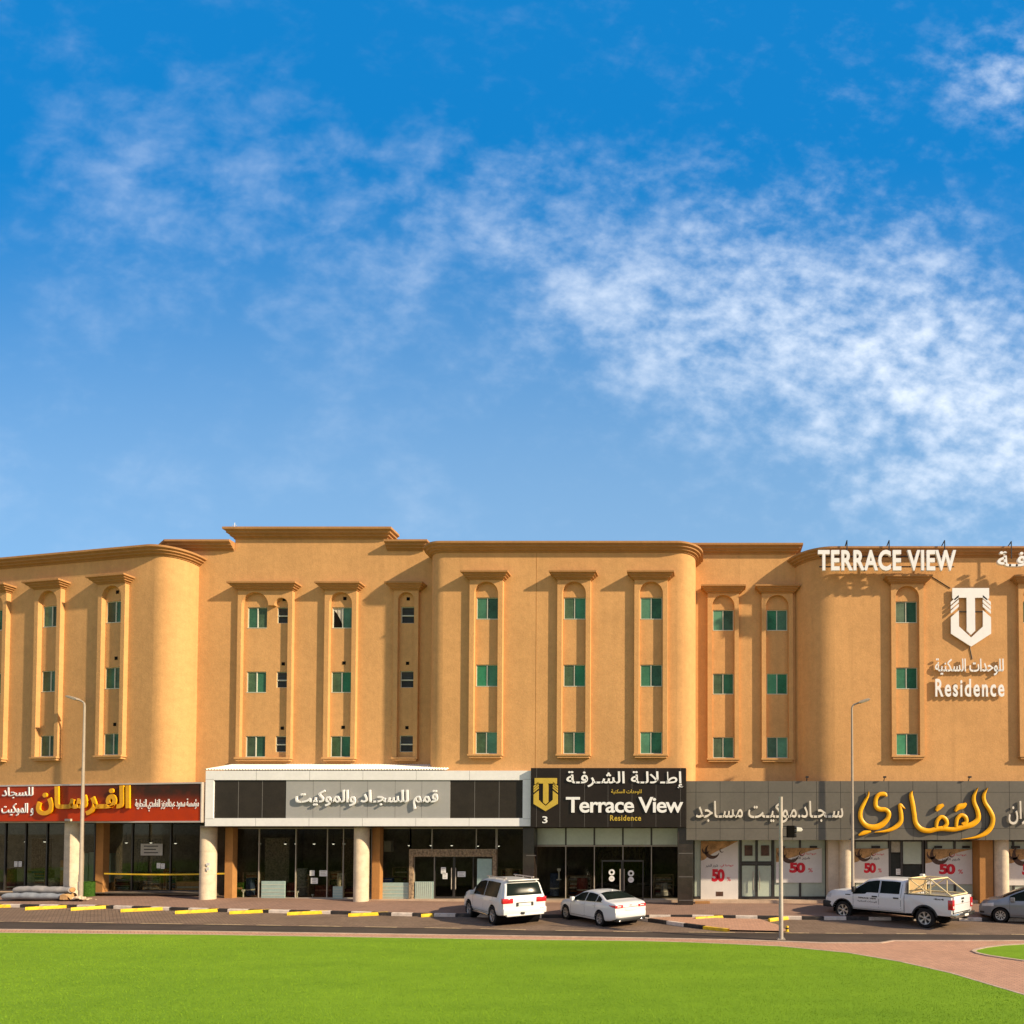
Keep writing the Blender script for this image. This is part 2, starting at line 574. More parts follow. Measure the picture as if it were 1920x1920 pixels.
def red_print():
    """the printed banner: brick red running into dark brown at its upper right, as printed"""
    m, t, b, pos = geo_mat('red_banner_print', .55, .15)
    s_ = t.n('ShaderNodeSeparateXYZ')
    t.l(pos, s_.inputs[0])
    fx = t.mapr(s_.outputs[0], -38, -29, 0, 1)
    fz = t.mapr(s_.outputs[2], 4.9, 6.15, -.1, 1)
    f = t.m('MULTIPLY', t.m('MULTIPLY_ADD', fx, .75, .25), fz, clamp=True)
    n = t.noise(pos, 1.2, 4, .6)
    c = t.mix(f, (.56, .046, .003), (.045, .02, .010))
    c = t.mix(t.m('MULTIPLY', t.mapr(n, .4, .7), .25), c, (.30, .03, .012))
    t.l(c, b.inputs['Base Color'])
    return m


M['redsign'] = red_print()


def asphalt_mat():
    m, t, b, pos = geo_mat('asphalt', .9, .2)
    n1 = t.noise(pos, .5, 5, .65)
    n2 = t.noise(pos, 30, 3, .6)
    mm = t.n('ShaderNodeMapping')
    mm.inputs['Scale'].default_value = (.05, 1.3, 1)
    t.l(pos, mm.inputs[0])
    n3 = t.noise(mm.outputs[0], 1.5, 3, .5)
    f = t.m('ADD', t.m('MULTIPLY', n1, .4), t.m('ADD', t.m('MULTIPLY', n2, .3), t.m('MULTIPLY', n3, .3)))
    t.l(t.mix(t.mapr(f, .35, .65), (.045, .035, .028), (.086, .066, .052)), b.inputs['Base Color'])
    bn = t.n('ShaderNodeBump')
    bn.inputs['Strength'].default_value = .4
    bn.inputs['Distance'].default_value = .01
    t.l(n2, bn.inputs['Height'])
    t.l(bn.outputs[0], b.inputs['Normal'])
    return m


def lawn_mat(name, a, c_, d):
    m, t, b, pos = geo_mat(name, .85, .15)
    n1 = t.noise(pos, .22, 4, .6)
    n2 = t.noise(pos, 2.2, 4, .65)
    mm = t.n('ShaderNodeMapping')
    mm.inputs['Scale'].default_value = (.12, .6, 1)
    t.l(pos, mm.inputs[0])
    n3 = t.noise(mm.outputs[0], 1.5, 4, .6)
    n4 = t.noise(pos, 28, 3, .7)
    f = t.m('ADD', t.m('ADD', t.m('MULTIPLY', n1, .3), t.m('MULTIPLY', n2, .2)), t.m('ADD', t.m('MULTIPLY', n3, .3), t.m('MULTIPLY', n4, .2)))
    c = t.mix(t.mapr(f, .36, .64), a, c_)
    c = t.mix(t.m('MULTIPLY', t.mapr(n4, .55, .8), .5), c, d)
    t.l(c, b.inputs['Base Color'])
    bn = t.n('ShaderNodeBump')
    bn.inputs['Strength'].default_value = .8
    bn.inputs['Distance'].default_value = .03
    t.l(t.noise(pos, 60, 3, .7), bn.inputs['Height'])
    t.l(bn.outputs[0], b.inputs['Normal'])
    return m


M['asphalt'] = asphalt_mat()
M['lawn'] = lawn_mat('turf', (.162, .295, .014), (.22, .372, .018), (.265, .41, .03))
M['blade'] = lawn_mat('grass_blades', (.178, .31, .016), (.23, .378, .02), (.285, .42, .03))
M['pink'] = paver('pink_pavers', (.58, .325, .205), (.48, .27, .175), (.31, .175, .115), 45, .2, .1)
M['walkpave'] = paver('sidewalk_pavers', (.34, .205, .145), (.29, .18, .13), (.18, .12, .09), 0, .2, .1, .35)
M['park'] = paver('parking_pavers', (.24, .165, .112), (.20, .138, .096), (.105, .075, .054), 45, .24, .12, .5)
M['sand'] = pm('sandy_ground', (.38, .29, .20), .95, .1, var=.2, vs=.3)

# ------------------------------------------------------------------ lettering
AR = {'ا': (0xfe8d, 2), 'إ': (0xfe87, 2), 'ة': (0xfe93, 2), 'ت': (0xfe95, 4), 'ب': (0xfe8f, 4), 'ج': (0xfe9d, 4), 'ح': (0xfea1, 4), 'خ': (0xfea5, 4),
      'د': (0xfea9, 2), 'ر': (0xfead, 2), 'ز': (0xfeaf, 2), 'س': (0xfeb1, 4), 'ش': (0xfeb5, 4), 'ض': (0xfebd, 4), 'ط': (0xfec1, 4), 'ع': (0xfec9, 4), 'غ': (0xfecd, 4),
      'ف': (0xfed1, 4), 'ق': (0xfed5, 4), 'ك': (0xfed9, 4), 'ل': (0xfedd, 4), 'م': (0xfee1, 4), 'ن': (0xfee5, 4), 'ه': (0xfee9, 4),
      'و': (0xfeed, 2), 'ي': (0xfef1, 4), 'ؤ': (0xfe85, 2), 'ﻻ': (0xfefb, 2)}


def arabic(s):
    """joins the letters and puts them in visual order"""
    s = s.replace('لا', 'ﻻ')
    out = []
    for i, ch in enumerate(s):
        if ch not in AR:
            out.append(ch)
            continue
        code, n = AR[ch]
        p = s[i - 1] if i else ' '
        q = s[i + 1] if i + 1 < len(s) else ' '
        jp = p == 'ـ' or (p in AR and AR[p][1] == 4)
        jn = n == 4 and (q == 'ـ' or q in AR)
        out.append(chr(code + (3 if jp and jn else 2 if jn else 1 if jp else 0)))
    return ''.join(reversed(out))


def text_geo(s, bold=.0, extr=.5, spacing=1., resolution=4):
    cu = bpy.data.curves.new('txt', 'FONT')
    cu.body = s
    cu.extrude = extr
    cu.offset = bold
    cu.resolution_u = resolution
    cu.space_character = spacing
    o = bpy.data.objects.new('txt', cu)
    COL.objects.link(o)
    bpy.context.view_layer.update()
    dg = bpy.context.evaluated_depsgraph_get()
    me = bpy.data.meshes.new_from_object(o.evaluated_get(dg))
    V = np.array([v.co[:] for v in me.vertices])
    F = [tuple(p.vertices) for p in me.polygons]
    bpy.data.objects.remove(o)
    bpy.data.curves.remove(cu)
    bpy.data.meshes.remove(me)
    return V, F


def lettering(name, s, rect, wall, v0, depth, mat, parent, bold=.02, spacing=1., label=None):
    """fits a line of raised letters into rect (u0,u1,w0,w1) on a wall plane"""
    V, F = text_geo(s, bold, .5, spacing)
    lo, hi = V.min(0), V.max(0)
    k = (V - lo) / (hi - lo + 1e-9)
    u0, u1, w0, w1 = rect
    # one part per word: faces are grouped wherever a wide gap opens along the line
    F = sorted(F, key=lambda f: min(k[j][0] for j in f))
    words, reach = [], -1
    for f in F:
        if not words or min(k[j][0] for j in f) > reach + .03:
            words.append([])
        words[-1].append(f)
        reach = max(reach, max(k[j][0] for j in f))
    if ' ' not in s:
        words = [F]
    for wd_ in words:
        use = {j: n_ for n_, j in enumerate(sorted({j for f in wd_ for j in f}))}
        mb = MB(wall)
        mb.add([(u0 + k[j][0] * (u1 - u0), v0 + k[j][2] * depth, w0 + k[j][1] * (w1 - w0)) for j in use])
        for f in wd_:
            mb.face([use[j] for j in f])
        o = mb.build(name, mat, parent)
    if label:
        o['label'] = label
    return o


def rect_px(wall, x0, x1, y0, y1, v=0):
    """(u0,u1,w0,w1) on a wall for measurements left, right, top, bottom"""
    ym = (y0 + y1) / 2
    a, b = wall.at(x0, ym, v)[0], wall.at(x1, ym, v)[0]
    xm = (x0 + x1) / 2
    return a, b, wall.at(xm, y1, v)[1], wall.at(xm, y0, v)[1]


# ------------------------------------------------------------------ ground
def surf(name, poly, dz, mat, label=None, kind='structure', cat=None):
    bm = bmesh.new()
    vs = [bm.verts.new((x, y, 0)) for x, y in poly]
    f = bm.faces.new(vs)
    bmesh.ops.triangulate(bm, faces=[f])
    for X in (-8, -30):
        bmesh.ops.bisect_plane(bm, geom=bm.verts[:] + bm.edges[:] + bm.faces[:], plane_co=(X, 0, 0), plane_no=(1, 0, 0))
    for v_ in bm.verts:
        v_.co.z = zg(v_.co.x) + dz
    bmesh.ops.recalc_face_normals(bm, faces=bm.faces)
    for f in bm.faces:
        if f.normal.z < 0:
            f.normal_flip()
    me = bpy.data.meshes.new(name)
    bm.to_mesh(me)
    bm.free()
    me.materials.append(mat)
    o = bpy.data.objects.new(name, me)
    COL.objects.link(o)
    return tag(o, label, cat, kind=kind)


def edge(pts, x):
    """interpolated Y of a ground edge at X, extrapolated straight"""
    if x <= pts[0][0]:
        (a, b), (c, d) = pts[0], pts[1]
    elif x >= pts[-1][0]:
        (a, b), (c, d) = pts[-2], pts[-1]
    else:
        k = next(i for i in range(len(pts) - 1) if pts[i][0] <= x <= pts[i + 1][0])
        (a, b), (c, d) = pts[k], pts[k + 1]
    return b + (d - b) * (x - a) / (c - a)


LAWN_E = [G(x, y) for x, y in ((0, 1750), (400, 1754), (900, 1762), (1200, 1765.5), (1300, 1768.4), (1461, 1775.5), (1590, 1788), (1687, 1804.6), (1784, 1826.6), (1849, 1846), (1920, 1867))]
ASF_LO = [G(x, y) for x, y in ((0, 1743), (400, 1747), (900, 1754), (1200, 1759), (1400, 1763), (1539, 1768), (1650, 1768), (1674, 1764), (1920, 1764))]
ASF_UP = [G(x, y) for x, y in ((0, 1727.5), (400, 1733), (900, 1741), (1200, 1747), (1600, 1750), (1920, 1752))]
KERB = [G(x, y) for x, y in ((0, 1700.5), (125, 1701.5), (400, 1709), (634, 1713.5), (751, 1717), (1248, 1720.5), (1533, 1724), (1920, 1727))]
KXL, KXR = -62, 40
Y0 = LAWN_E[0][1]

g0 = MB()
NG = 24
xs = [-2500, -400, -120] + [-100 + 10 * i for i in range(21)] + [120, 400, 2500]
ys = [-900, -200, -40, 0, 22.5, 40, 200, 1200, 4500]
g0.grid([[(x, y, zg(x) - .12) for x in xs] for y in ys])
tag(g0.build('ground', M['sand']), kind='structure')

lawn_poly = [(-70, -14), (9.0, -14), (9.6, 6), (8.9, 11)] + [(a, b) for a, b in reversed(LAWN_E)] + [(-70, edge(LAWN_E, -70))]
surf('lawn', lawn_poly, .03, M['lawn'])
pth = [(-70, edge(LAWN_E, -70))] + LAWN_E + [(8.9, 11), (9.6, 6), (9.0, -14), (60, -14), (60, edge(ASF_LO, 60))] + list(reversed(ASF_LO)) + [(-70, edge(ASF_LO, -70))]
surf('path', pth, .012, M['pink'])
asf = [(-70, edge(ASF_LO, -70))] + ASF_LO + [(60, edge(ASF_LO, 60)), (60, edge(ASF_UP, 60))] + list(reversed(ASF_UP)) + [(-70, edge(ASF_UP, -70))]
surf('road', asf, -.03, M['asphalt'])
prk = [(-70, edge(ASF_UP, -70))] + ASF_UP + [(60, edge(ASF_UP, 60)), (60, edge(KERB, 60) + .05)] + [(a, b + .05) for a, b in reversed(KERB)] + [(-70, edge(KERB, -70) + .05)]
surf('parking_pavement', prk, -.022, M['park'])
# second lawn with a pale edging at the right
l2 = [G(x, y) for x, y in ((1920, 1771.7), (1880, 1774), (1848, 1778), (1830, 1782), (1825, 1785), (1834, 1789), (1855, 1793.5), (1885, 1798), (1920, 1803))]
l2 = [(30, l2[0][1] + .25)] + l2 + [(30, 14.2)]
surf('lawn', l2, .03, M['lawn'])
ed = MB()


def ribbon(pts, w, z0, z1, mb):
    """a low kerb-like band along a polyline"""
    P_ = [Vector((a, b, 0)) for a, b in pts]
    rows = []
    for i, p in enumerate(P_):
        d = (P_[min(i + 1, len(P_) - 1)] - P_[max(i - 1, 0)]).normalized()
        n = Vector((-d.y, d.x, 0)) * w / 2
        a, b = p + n, p - n
        rows.append([(a.x, a.y, zg(a.x) + z0), (a.x, a.y, zg(a.x) + z1), (b.x, b.y, zg(b.x) + z1), (b.x, b.y, zg(b.x) + z0)])
    mb.grid(rows)


ribbon(l2, .13, -.02, .045, ed)
tag(ed.build('lawn_edging', M['concrete']), kind='structure')
ed = MB()
ribbon([(-70, edge(LAWN_E, -70))] + LAWN_E + [(8.9, 11), (9.6, 6)], .09, -.02, .038, ed)
tag(ed.build('lawn_edging', M['concrete']), kind='structure')
ed = MB()
ribbon([(-70, edge(ASF_LO, -70) - .08)] + [(a, b - .08) for a, b in ASF_LO] + [(60, edge(ASF_LO, 60) - .08)], .17, -.05, .03, ed)
tag(ed.build('road_edging', M['concrete']), kind='structure')

# worn dashes along the edge of the parking strip
ln = MB()
x = -60.
while x < 30:
    w = random.uniform(1.0, 2.2)
    a, b = edge(ASF_UP, x), edge(ASF_UP, x + w)
    ln.poly([(x, a + .02, zg(x) - .015), (x + w, b + .02, zg(x + w) - .015), (x + w, b + .16, zg(x + w) - .015), (x, a + .16, zg(x) - .015)])
    x += w + random.uniform(.5, 1.6)
tag(ln.build('road_marking', M['line']), kind='structure')

# kerb, painted in turns black and white
kb = MB()
x = KXL
i = 0
while x < KXR:
    w = 1.02
    kb.cur = i % 2
    for (xa, xb) in ((x, x + w - .012),):
        ya, yb = edge(KERB, xa), edge(KERB, xb)
        za, zb = zg(xa), zg(xb)
        kb.grid([[(xa, ya, za - .1), (xa, ya + .005, za + .11), (xa, ya + .02, za + .13), (xa, ya + .16, za + .135)],
                 [(xb, yb, zb - .1), (xb, yb + .005, zb + .11), (xb, yb + .02, zb + .13), (xb, yb + .16, zb + .135)]])
    x += w
    i += 1
tag(kb.build('kerb', [M['kerbw'], M['kerbb']]), kind='structure')

# sidewalk rising gently to the shop fronts
sw = MB()
xs = [KXL, -50, -40, -35, -30, -26, -22, -18, -14, -8, 0, 8, 16, 24, KXR]
sw.grid([[(x, edge(KERB, x) + .15, zg(x) + .13) for x in xs], [(x, max(31.6, edge(KERB, x) + 1.0) + .9 * max(0, (-x - 26) / 16), zg(x) + .30) for x in xs], [(x, 38.6 + max(0, -x - 26) * .2, zg(x) + .31) for x in xs]])
tag(sw.build('sidewalk', M['walkpave']), kind='structure')

# planted island between the bays, with its own kerb
isl = [(1200, 1723.5), (1290, 1737), (1365, 1745.5), (1478, 1748), (1458, 1736), (1425, 1725), (1260, 1721)]
surf('traffic_island', [G(a, b) for a, b in isl], .05, M['pink'])
ik = [G(1150, 1716), G(1217, 1727), G(1252, 1732), G(1284, 1736.5), G(1320, 1741), G(1366, 1746)]
for k in range(5):
    mb = MB()
    ribbon([ik[k], ik[k + 1]], .16, -.05, (.13, .13, .13, .13, .10)[k], mb)
    tag(mb.build('island_kerb', M[('kerbw', 'kerbb', 'kerbw', 'kerbb', 'yellow')[k]]), kind='structure')

# ------------------------------------------------------------------ the building
YM, YR, YSL, YSR = 31.8, 32.35, 33.2, 33.6
wm, wr_, wsl, wsr = Wall(0, YM), Wall(0, YR), Wall(0, YSL), Wall(0, YSR)
xl, _ = P(217, 1250, 32.3)
wl = Wall(xl, 32.3, -9.3)
_, Z_HT = P(913, 1068.5, YM - .55)
_, Z_HB = P(913, 1087, YM - .2)
_, Z_AT = P(913, 1093, YM)
WT = [P(913, y, YM)[1] for y in (1120, 1246, 1372)]
WB = [P(913, y, YM)[1] for y in (1161.5, 1287.5, 1413.5)]
_, Z_SB = P(913, 1421, YM - .2)
_, Z_MC = P(1050, 1036, YM)        # underside of the bays' cornice
_, Z_MT = P(1050, 1011, YM - .55)
_, Z_SC = P(420, 1033, YSL)
_, Z_STp = P(400, 1009, YSL - .5)
_, Z_TC = P(580, 1011, YSL)
_, Z_TT = P(580, 985, YSL - .5)
Z0W = 4.6

bld = thing('apartment_building', (0, 33, 0), 'long tan stucco apartment building with rounded bays above a row of shops', 'building')


def arc(cx, cy, r, a0, a1, n=10):
    return [(cx + r * math.cos(R(a0 + (a1 - a0) * k / n)), cy + r * math.sin(R(a0 + (a1 - a0) * k / n))) for k in range(n + 1)]


def holes_wall(mb, u0, u1, w0, w1, holes, depth=.12):
    """flat wall with real window openings and their reveals (holes: u0,u1,w0,w1)"""
    us = sorted({u0, u1, *[h[0] for h in holes], *[h[1] for h in holes]})
    ws = sorted({w0, w1, *[h[2] for h in holes], *[h[3] for h in holes]})
    for a, b in zip(us, us[1:]):
        for c, d in zip(ws, ws[1:]):
            um, wm_ = (a + b) / 2, (c + d) / 2
            if any(h[0] < um < h[1] and h[2] < wm_ < h[3] for h in holes):
                continue
            mb.poly([(a, 0, c), (b, 0, c), (b, 0, d), (a, 0, d)])
    for a, b, c, d in holes:
        mb.poly([(a, 0, c), (a, -depth, c), (a, -depth, d), (a, 0, d)])
        mb.poly([(b, 0, c), (b, -depth, c), (b, -depth, d), (b, 0, d)])
        mb.poly([(a, 0, c), (b, 0, c), (b, -depth, c), (a, -depth, c)])
        mb.poly([(a, 0, d), (b, 0, d), (b, -depth, d), (a, -depth, d)])


def path_wall(mb, pts, w0, w1):
    """vertical wall along a plan polyline in world coordinates"""
    mb.grid([[(x, y, w0) for x, y in pts], [(x, y, w1) for x, y in pts]])


CORN = [(0, 0), (.05, 0), (.05, .06), (.17, .13), (.17, .20), (.29, .28), (.29, .37), (.41, .46), (.41, .60), (.38, .62), (-.4, .62)]
HOODP = [(0, 0), (.05, .0), (.05, .08), (.16, .24), (.16, .34), (.26, .50), (.26, .62), (.36, .74), (.36, .98), (.34, 1.0), (-.02, 1.0)]


def sweep(mb, pts, prof, zb, k=1.0, side=-1):
    """cornice profile swept along a plan polyline; out is to the right of travel"""
    Q = [Vector((a, b)) for a, b in pts]
    rows = []
    for i, p in enumerate(Q):
        d0 = (Q[i] - Q[i - 1]).normalized() if i else None
        d1 = (Q[i + 1] - Q[i]).normalized() if i < len(Q) - 1 else None
        d0, d1 = d0 or d1, d1 or d0
        n0, n1 = Vector((d0.y, -d0.x)), Vector((d1.y, -d1.x))
        n = (n0 + n1)
        n = n / max(.3, n.dot(n0)) if n.length > .1 else n0
        rows.append([(p.x + n.x * o, p.y + n.y * o, zb + h * k) for o, h in prof])
    i0 = len(mb.v)
    mb.grid(rows)
    L = len(prof)
    mb.face([i0 + j for j in range(L)])
    mb.face([i0 + (len(rows) - 1) * L + j for j in reversed(range(L))])


# window surrounds -------------------------------------------------
WGROUP = []


def window(wall, uc, wb, wt_, wd, style, parent):
    """sliding window set back in its opening: frame with two panes"""
    a, b = uc - wd / 2, uc + wd / 2
    f = MB(wall)
    v0, v1 = -.11, -.045
    t = .035
    f.box(a, a + t, v0, v1, wb, wt_)
    f.box(b - t, b, v0, v1, wb, wt_)
    f.box(a + t, b - t, v0, v1, wt_ - t, wt_)
    f.box(a - .0, b + .0, v1, .012, wb + .001, wb + .035)
    f.box(a + t, b - t, v0, v1, wb, wb + t)
    mcx = uc + (-.01 if style[0] != style[1] else .0)
    f.box(mcx - .025, mcx + .025, v0, v1 + .004, wb + t, wt_ - t)
    fr = f.build('window', M['frame_w'], parent)
    for k, (p, q) in enumerate(((a + t, mcx - .025), (mcx + .025, b - t))):
        if style[k] == 'x':
            g = MB(wall)
            g.box(p, q, v0 - .01, v0 + .005, wb + t, wt_ - t)
            g.build('opening', M['black'], fr)
            c = MB(wall)
            z0, z1 = wb + t, wt_ - t
            n = 6
            c.grid([[(p + (q - p) * (j / n) * (1 if i else 1), v0 + .02 + .012 * math.sin(j * 2.4), z1 - (z1 - z0) * i * (.12 + .75 * (j / n) ** 1.6)) for j in range(n + 1)] for i in (0, 1)])
            c.build('curtain', M['curtain'], fr)
            continue
        g = MB(wall)
        v_ = v0 + (.02 if k else .035)
        g.box(p, q, v_, v_ + .012, wb + t, wt_ - t)
        g.build('pane', M[{'b': 'green1', 'd': 'green2', 's': 'green3'}[style[k]]], fr)
    return fr


def louvre_window(wall, uc, wb, wt_, wd, parent):
    a, b = uc - wd / 2, uc + wd / 2
    f = MB(wall)
    t = .03
    f.box(a, a + t, -.11, -.05, wb, wt_)
    f.box(b - t, b, -.11, -.05, wb, wt_)
    f.box(a + t, b - t, -.11, -.05, wb, wb + t)
    f.box(a + t, b - t, -.11, -.05, wt_ - t, wt_)
    mz = wb + (wt_ - wb) * .46
    f.box(a + t, b - t, -.11, -.03, mz - .03, mz + .03)
    fr = f.build('window', M['frame_w'], parent)
    g = MB(wall)
    n = 5
    for k in range(n):
        z = mz + .04 + (wt_ - t - mz - .05) * k / n
        g.poly([(a + t, -.105, z + .075), (b - t, -.105, z + .075), (b - t, -.06, z), (a + t, -.06, z)])
    g.box(a + t, b - t, -.118, -.112, mz, wt_ - t)
    g.build('louvre', M['louvre'], fr)
    g = MB(wall)
    g.box(a + t, b - t, -.10, -.09, wb + t, mz - .03)
    g.build('pane', M['smoke'], fr)
    return fr


def surround(wall, uc, w_out, opening, hood_w, parent, ext=0):
    """projecting plaster frame: arched opening(s), hood on top, sill below.
    opening: list of (u0,u1) of arches relative to uc"""
    th = .2
    a, b = uc - w_out / 2, uc + w_out / 2
    oa, ob = uc + opening[0][0], uc + opening[-1][1]
    zbot, ztop = Z_SB + .2, Z_HB
    spring = {}
    us = {oa, ob}
    segs = []
    for (p, q) in opening:
        r = (q - p) / 2
        c = uc + (p + q) / 2
        zs = Z_AT - r if len(opening) == 1 else Z_AT - max((y - x) / 2 for x, y in opening)
        rr = Z_AT - zs
        pts = [(c - r * math.cos(math.pi * k / 14), zs + min(rr, r * 1.12) * math.sin(math.pi * k / 14)) for k in range(15)]
        if segs:
            segs.append([segs[-1][-1], pts[0]])
        segs.append(pts)
    top = []
    for s_ in segs:
        for p in s_:
            if not top or p[0] > top[-1][0] + 1e-6:
                top.append(p)
    mb = MB(wall)
    # front face
    mb.poly([(a, th, zbot), (oa, th, zbot), (oa, th, ztop), (a, th, ztop)])
    mb.poly([(ob, th, zbot), (b, th, zbot), (b, th, ztop), (ob, th, ztop)])
    for p, q in zip(top, top[1:]):
        mb.poly([(p[0], th, p[1]), (q[0], th, q[1]), (q[0], th, ztop), (p[0], th, ztop)])
        mb.poly([(p[0], th, p[1]), (q[0], th, q[1]), (q[0], 0, q[1]), (p[0], 0, p[1])])
    for u_ in (a, b):
        mb.poly([(u_, 0, zbot), (u_, th, zbot), (u_, th, ztop), (u_, 0, ztop)])
    mb.poly([(oa, 0, zbot), (oa, th, zbot), (oa, th, top[0][1]), (oa, 0, top[0][1])])
    mb.poly([(ob, 0, zbot), (ob, th, zbot), (ob, th, top[-1][1]), (ob, 0, top[-1][1])])
    s_ = mb.build('window_surround', M['wall'], parent)
    # sill
    mb = MB(wall)
    mb.box(a - .03, b + .03, 0, th + .07, zbot - .09, zbot)
    mb.box(a + .04, b - .04, 0, th + .02, Z_SB, zbot - .09)
    mb.build('sill', M['wall'], s_)
    mb = MB()
    h = Z_HT - Z_HB
    hw = hood_w / 2
    sweep(mb, [wall(a, 0, 0)[:2], wall(a, th, 0)[:2], wall(b, th, 0)[:2], wall(b, 0, 0)[:2]], HOODP, Z_HB, h)
    mb.v = [tuple(p) for p in mb.v]
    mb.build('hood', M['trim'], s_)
    return s_


def vent(wall, uc, wc, parent, sz=.17):
    mb = MB(wall)
    mb.box(uc - sz / 2, uc + sz / 2, .002, .02, wc - sz / 2, wc + sz / 2)
    mb.build('vent', M['black'], parent)


# styles per window, top to bottom: b bright pane, d deep pane, s screened pane, x open
def std_holes(uc, wd):
    return [(uc - wd / 2, uc + wd / 2, WB[k], WT[k]) for k in range(3)]


def std_column(wall, uc, styles, wd=1.14, w_out=1.72, hood=2.42, op=1.24, vents=()):
    s_ = surround(wall, uc, w_out, [(-op / 2, op / 2)], hood, bld)
    for k in range(3):
        window(wall, uc, WB[k], WT[k], wd, styles[k], bld)
    for k in vents:
        vent(wall, uc + .12, WT[k] + .47, bld)


def ctr(wall, x, y=1260):
    return wall.at(x, y)[0]


# --- mid bay
um = [ctr(wm, x) for x in (913, 1077, 1221)]
mx0, mx1 = P(797, 1250, YM)[0], P(1303, 1250, YM)[0]
RC = .92
mb = MB(wm)
holes = [h for c in um for h in std_holes(c, 1.14)]
holes_wall(mb, mx0 + RC, mx1 - RC, Z0W, Z_MC, holes)
mb.T = None
pl_ = [(mx0, YSL + .3)] + arc(mx0 + RC, YM + RC, RC, 180, 270)
pr_ = arc(mx1 - RC, YM + RC, RC, 270, 360) + [(mx1, YSR + .3)]
path_wall(mb, pl_, Z0W, Z_MC)
path_wall(mb, pr_, Z0W, Z_MC)
mb.build('wall', M['wall'], bld, smooth=40, weld=True)
mb = MB()
sweep(mb, pl_ + pr_, CORN, Z_MC, (Z_MT - Z_MC) / .62)
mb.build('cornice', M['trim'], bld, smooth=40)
jx = P(1005, 1250, YM)[0]
mb = MB()
mb.box(jx - .015, jx + .015, YM - .006, YM + .01, Z0W, Z_MC)
mb.build('expansion_joint', M['pier'], bld)
STY = [('bd', 'bb', 'sb'), ('sb', 'sb', 'sb'), ('bd', 'bd', 'bd')]
for c, st in zip(um, STY):
    std_column(wm, c, st)

# --- left setback
ua = ctr(wsl, 500)
da0, da1 = ctr(wsl, 456) - ua, ctr(wsl, 543) - ua
wA = ctr(wsl, 551) - ctr(wsl, 449)
mainc = ctr(wsl, 481) - ua
smallc = ctr(wsl, 530) - ua
openA = [(da0, mainc + (mainc - da0)), (smallc - .37, da1)]
ub = ctr(wsl, 641)
uc_ = ctr(wsl, 763.5)
hA = [(ua + mainc - .53, ua + mainc + .53, WB[k], WT[k]) for k in range(3)]
hAs = [(ua + smallc - .34, ua + smallc + .34, WB[k] + .28, WT[k]) for k in range(3)]
hC = [(uc_ - .37, uc_ + .37, WB[k] + .28, WT[k] + .03) for k in range(3)]
sx0, sx1 = P(365, 1250, YSL)[0] - 1.0, mx0 + .02
mb = MB(wsl)
holes_wall(mb, sx0, sx1, Z0W, Z_SC, hA + hAs + hC + std_holes(ub, 1.14))
tx0, tx1 = P(441, 1020, YSL)[0], P(726, 1020, YSL)[0]
mb.box(tx0, tx1, -.5, 0, Z_SC, Z_TC)
mb.build('wall', M['wall'], bld)
mb = MB()
kk = (Z_STp - Z_SC) / .62
sweep(mb, [(sx0 - 6, YSL + 4), (sx0 - .3, YSL), (tx0 - .02, YSL)], CORN, Z_SC, kk)
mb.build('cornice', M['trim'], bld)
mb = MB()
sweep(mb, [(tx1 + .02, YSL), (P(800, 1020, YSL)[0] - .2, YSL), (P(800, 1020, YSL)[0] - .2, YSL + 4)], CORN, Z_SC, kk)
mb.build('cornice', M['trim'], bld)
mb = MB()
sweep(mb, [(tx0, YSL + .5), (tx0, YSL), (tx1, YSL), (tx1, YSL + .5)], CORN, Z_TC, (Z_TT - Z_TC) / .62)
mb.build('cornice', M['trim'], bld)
surround(wsl, ua, wA, openA, wA + .78, bld)
for k, st in enumerate(('ds', 'sb', 'sd')):
    window(wsl, ua + mainc, WB[k], WT[k], 1.06, st, bld)
    louvre_window(wsl, ua + smallc, WB[k] + .28, WT[k], .68, bld)
    vent(wsl, ua + smallc + .03, WT[k] + .42, bld)
std_column(wsl, ub, ('xd', 'sb', 'sb'), vents=(0, 1, 2))
surround(wsl, uc_, 1.34, [(-.44, .44)], 1.95, bld)
for k in range(3):
    louvre_window(wsl, uc_, WB[k] + .28, WT[k] + .03, .74, bld)
    vent(wsl, uc_ + .02, WT[k] + .45, bld)

# --- left bay, turned away to the west
ul = [ctr(wl, 214), ctr(wl, 94.5), ctr(wl, -6)]
lu0, lu1 = ul[2] - 12, ctr(wl, 286)
RL = 1.1
mb = MB(wl)
holes_wall(mb, lu0, lu1, Z0W, Z_MC - .12, [h for c in ul for h in std_holes(c, 1.14)] + [h for h in std_holes(ul[2] - 3.7, 1.14)])
mb.T = None
e0 = wl(lu1, 0, 0)
a0 = math.degrees(math.atan2(wl.nrm[1], wl.nrm[0]))
cx, cy = e0[0] - wl.nrm[0] * RL, e0[1] - wl.nrm[1] * RL
arl = arc(cx, cy, RL, a0, a0 + 98, 12)
endp = (arl[-1][0] - .02, YSL + 1.0)
path_wall(mb, arl + [endp], Z0W, Z_MC - .12)
mb.build('wall', M['wall'], bld, smooth=40, weld=True)
mb = MB()
sweep(mb, [wl(lu0, 0, 0)[:2], wl(lu0 / 2, 0, 0)[:2]] + arl + [endp], CORN, Z_MC - .12, (Z_MT - Z_MC) / .62)
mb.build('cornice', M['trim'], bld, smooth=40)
for c, st, vn in zip(ul + [ul[2] - 3.7], (('sd', 'ds', 'dd'), ('ds', 'sd', 'ss'), ('sd', 'ds', 'sd'), ('sd', 'ds', 'sd')), ((0, 1, 2), (), (), ())):
    std_column(wl, c, st, vents=vn)

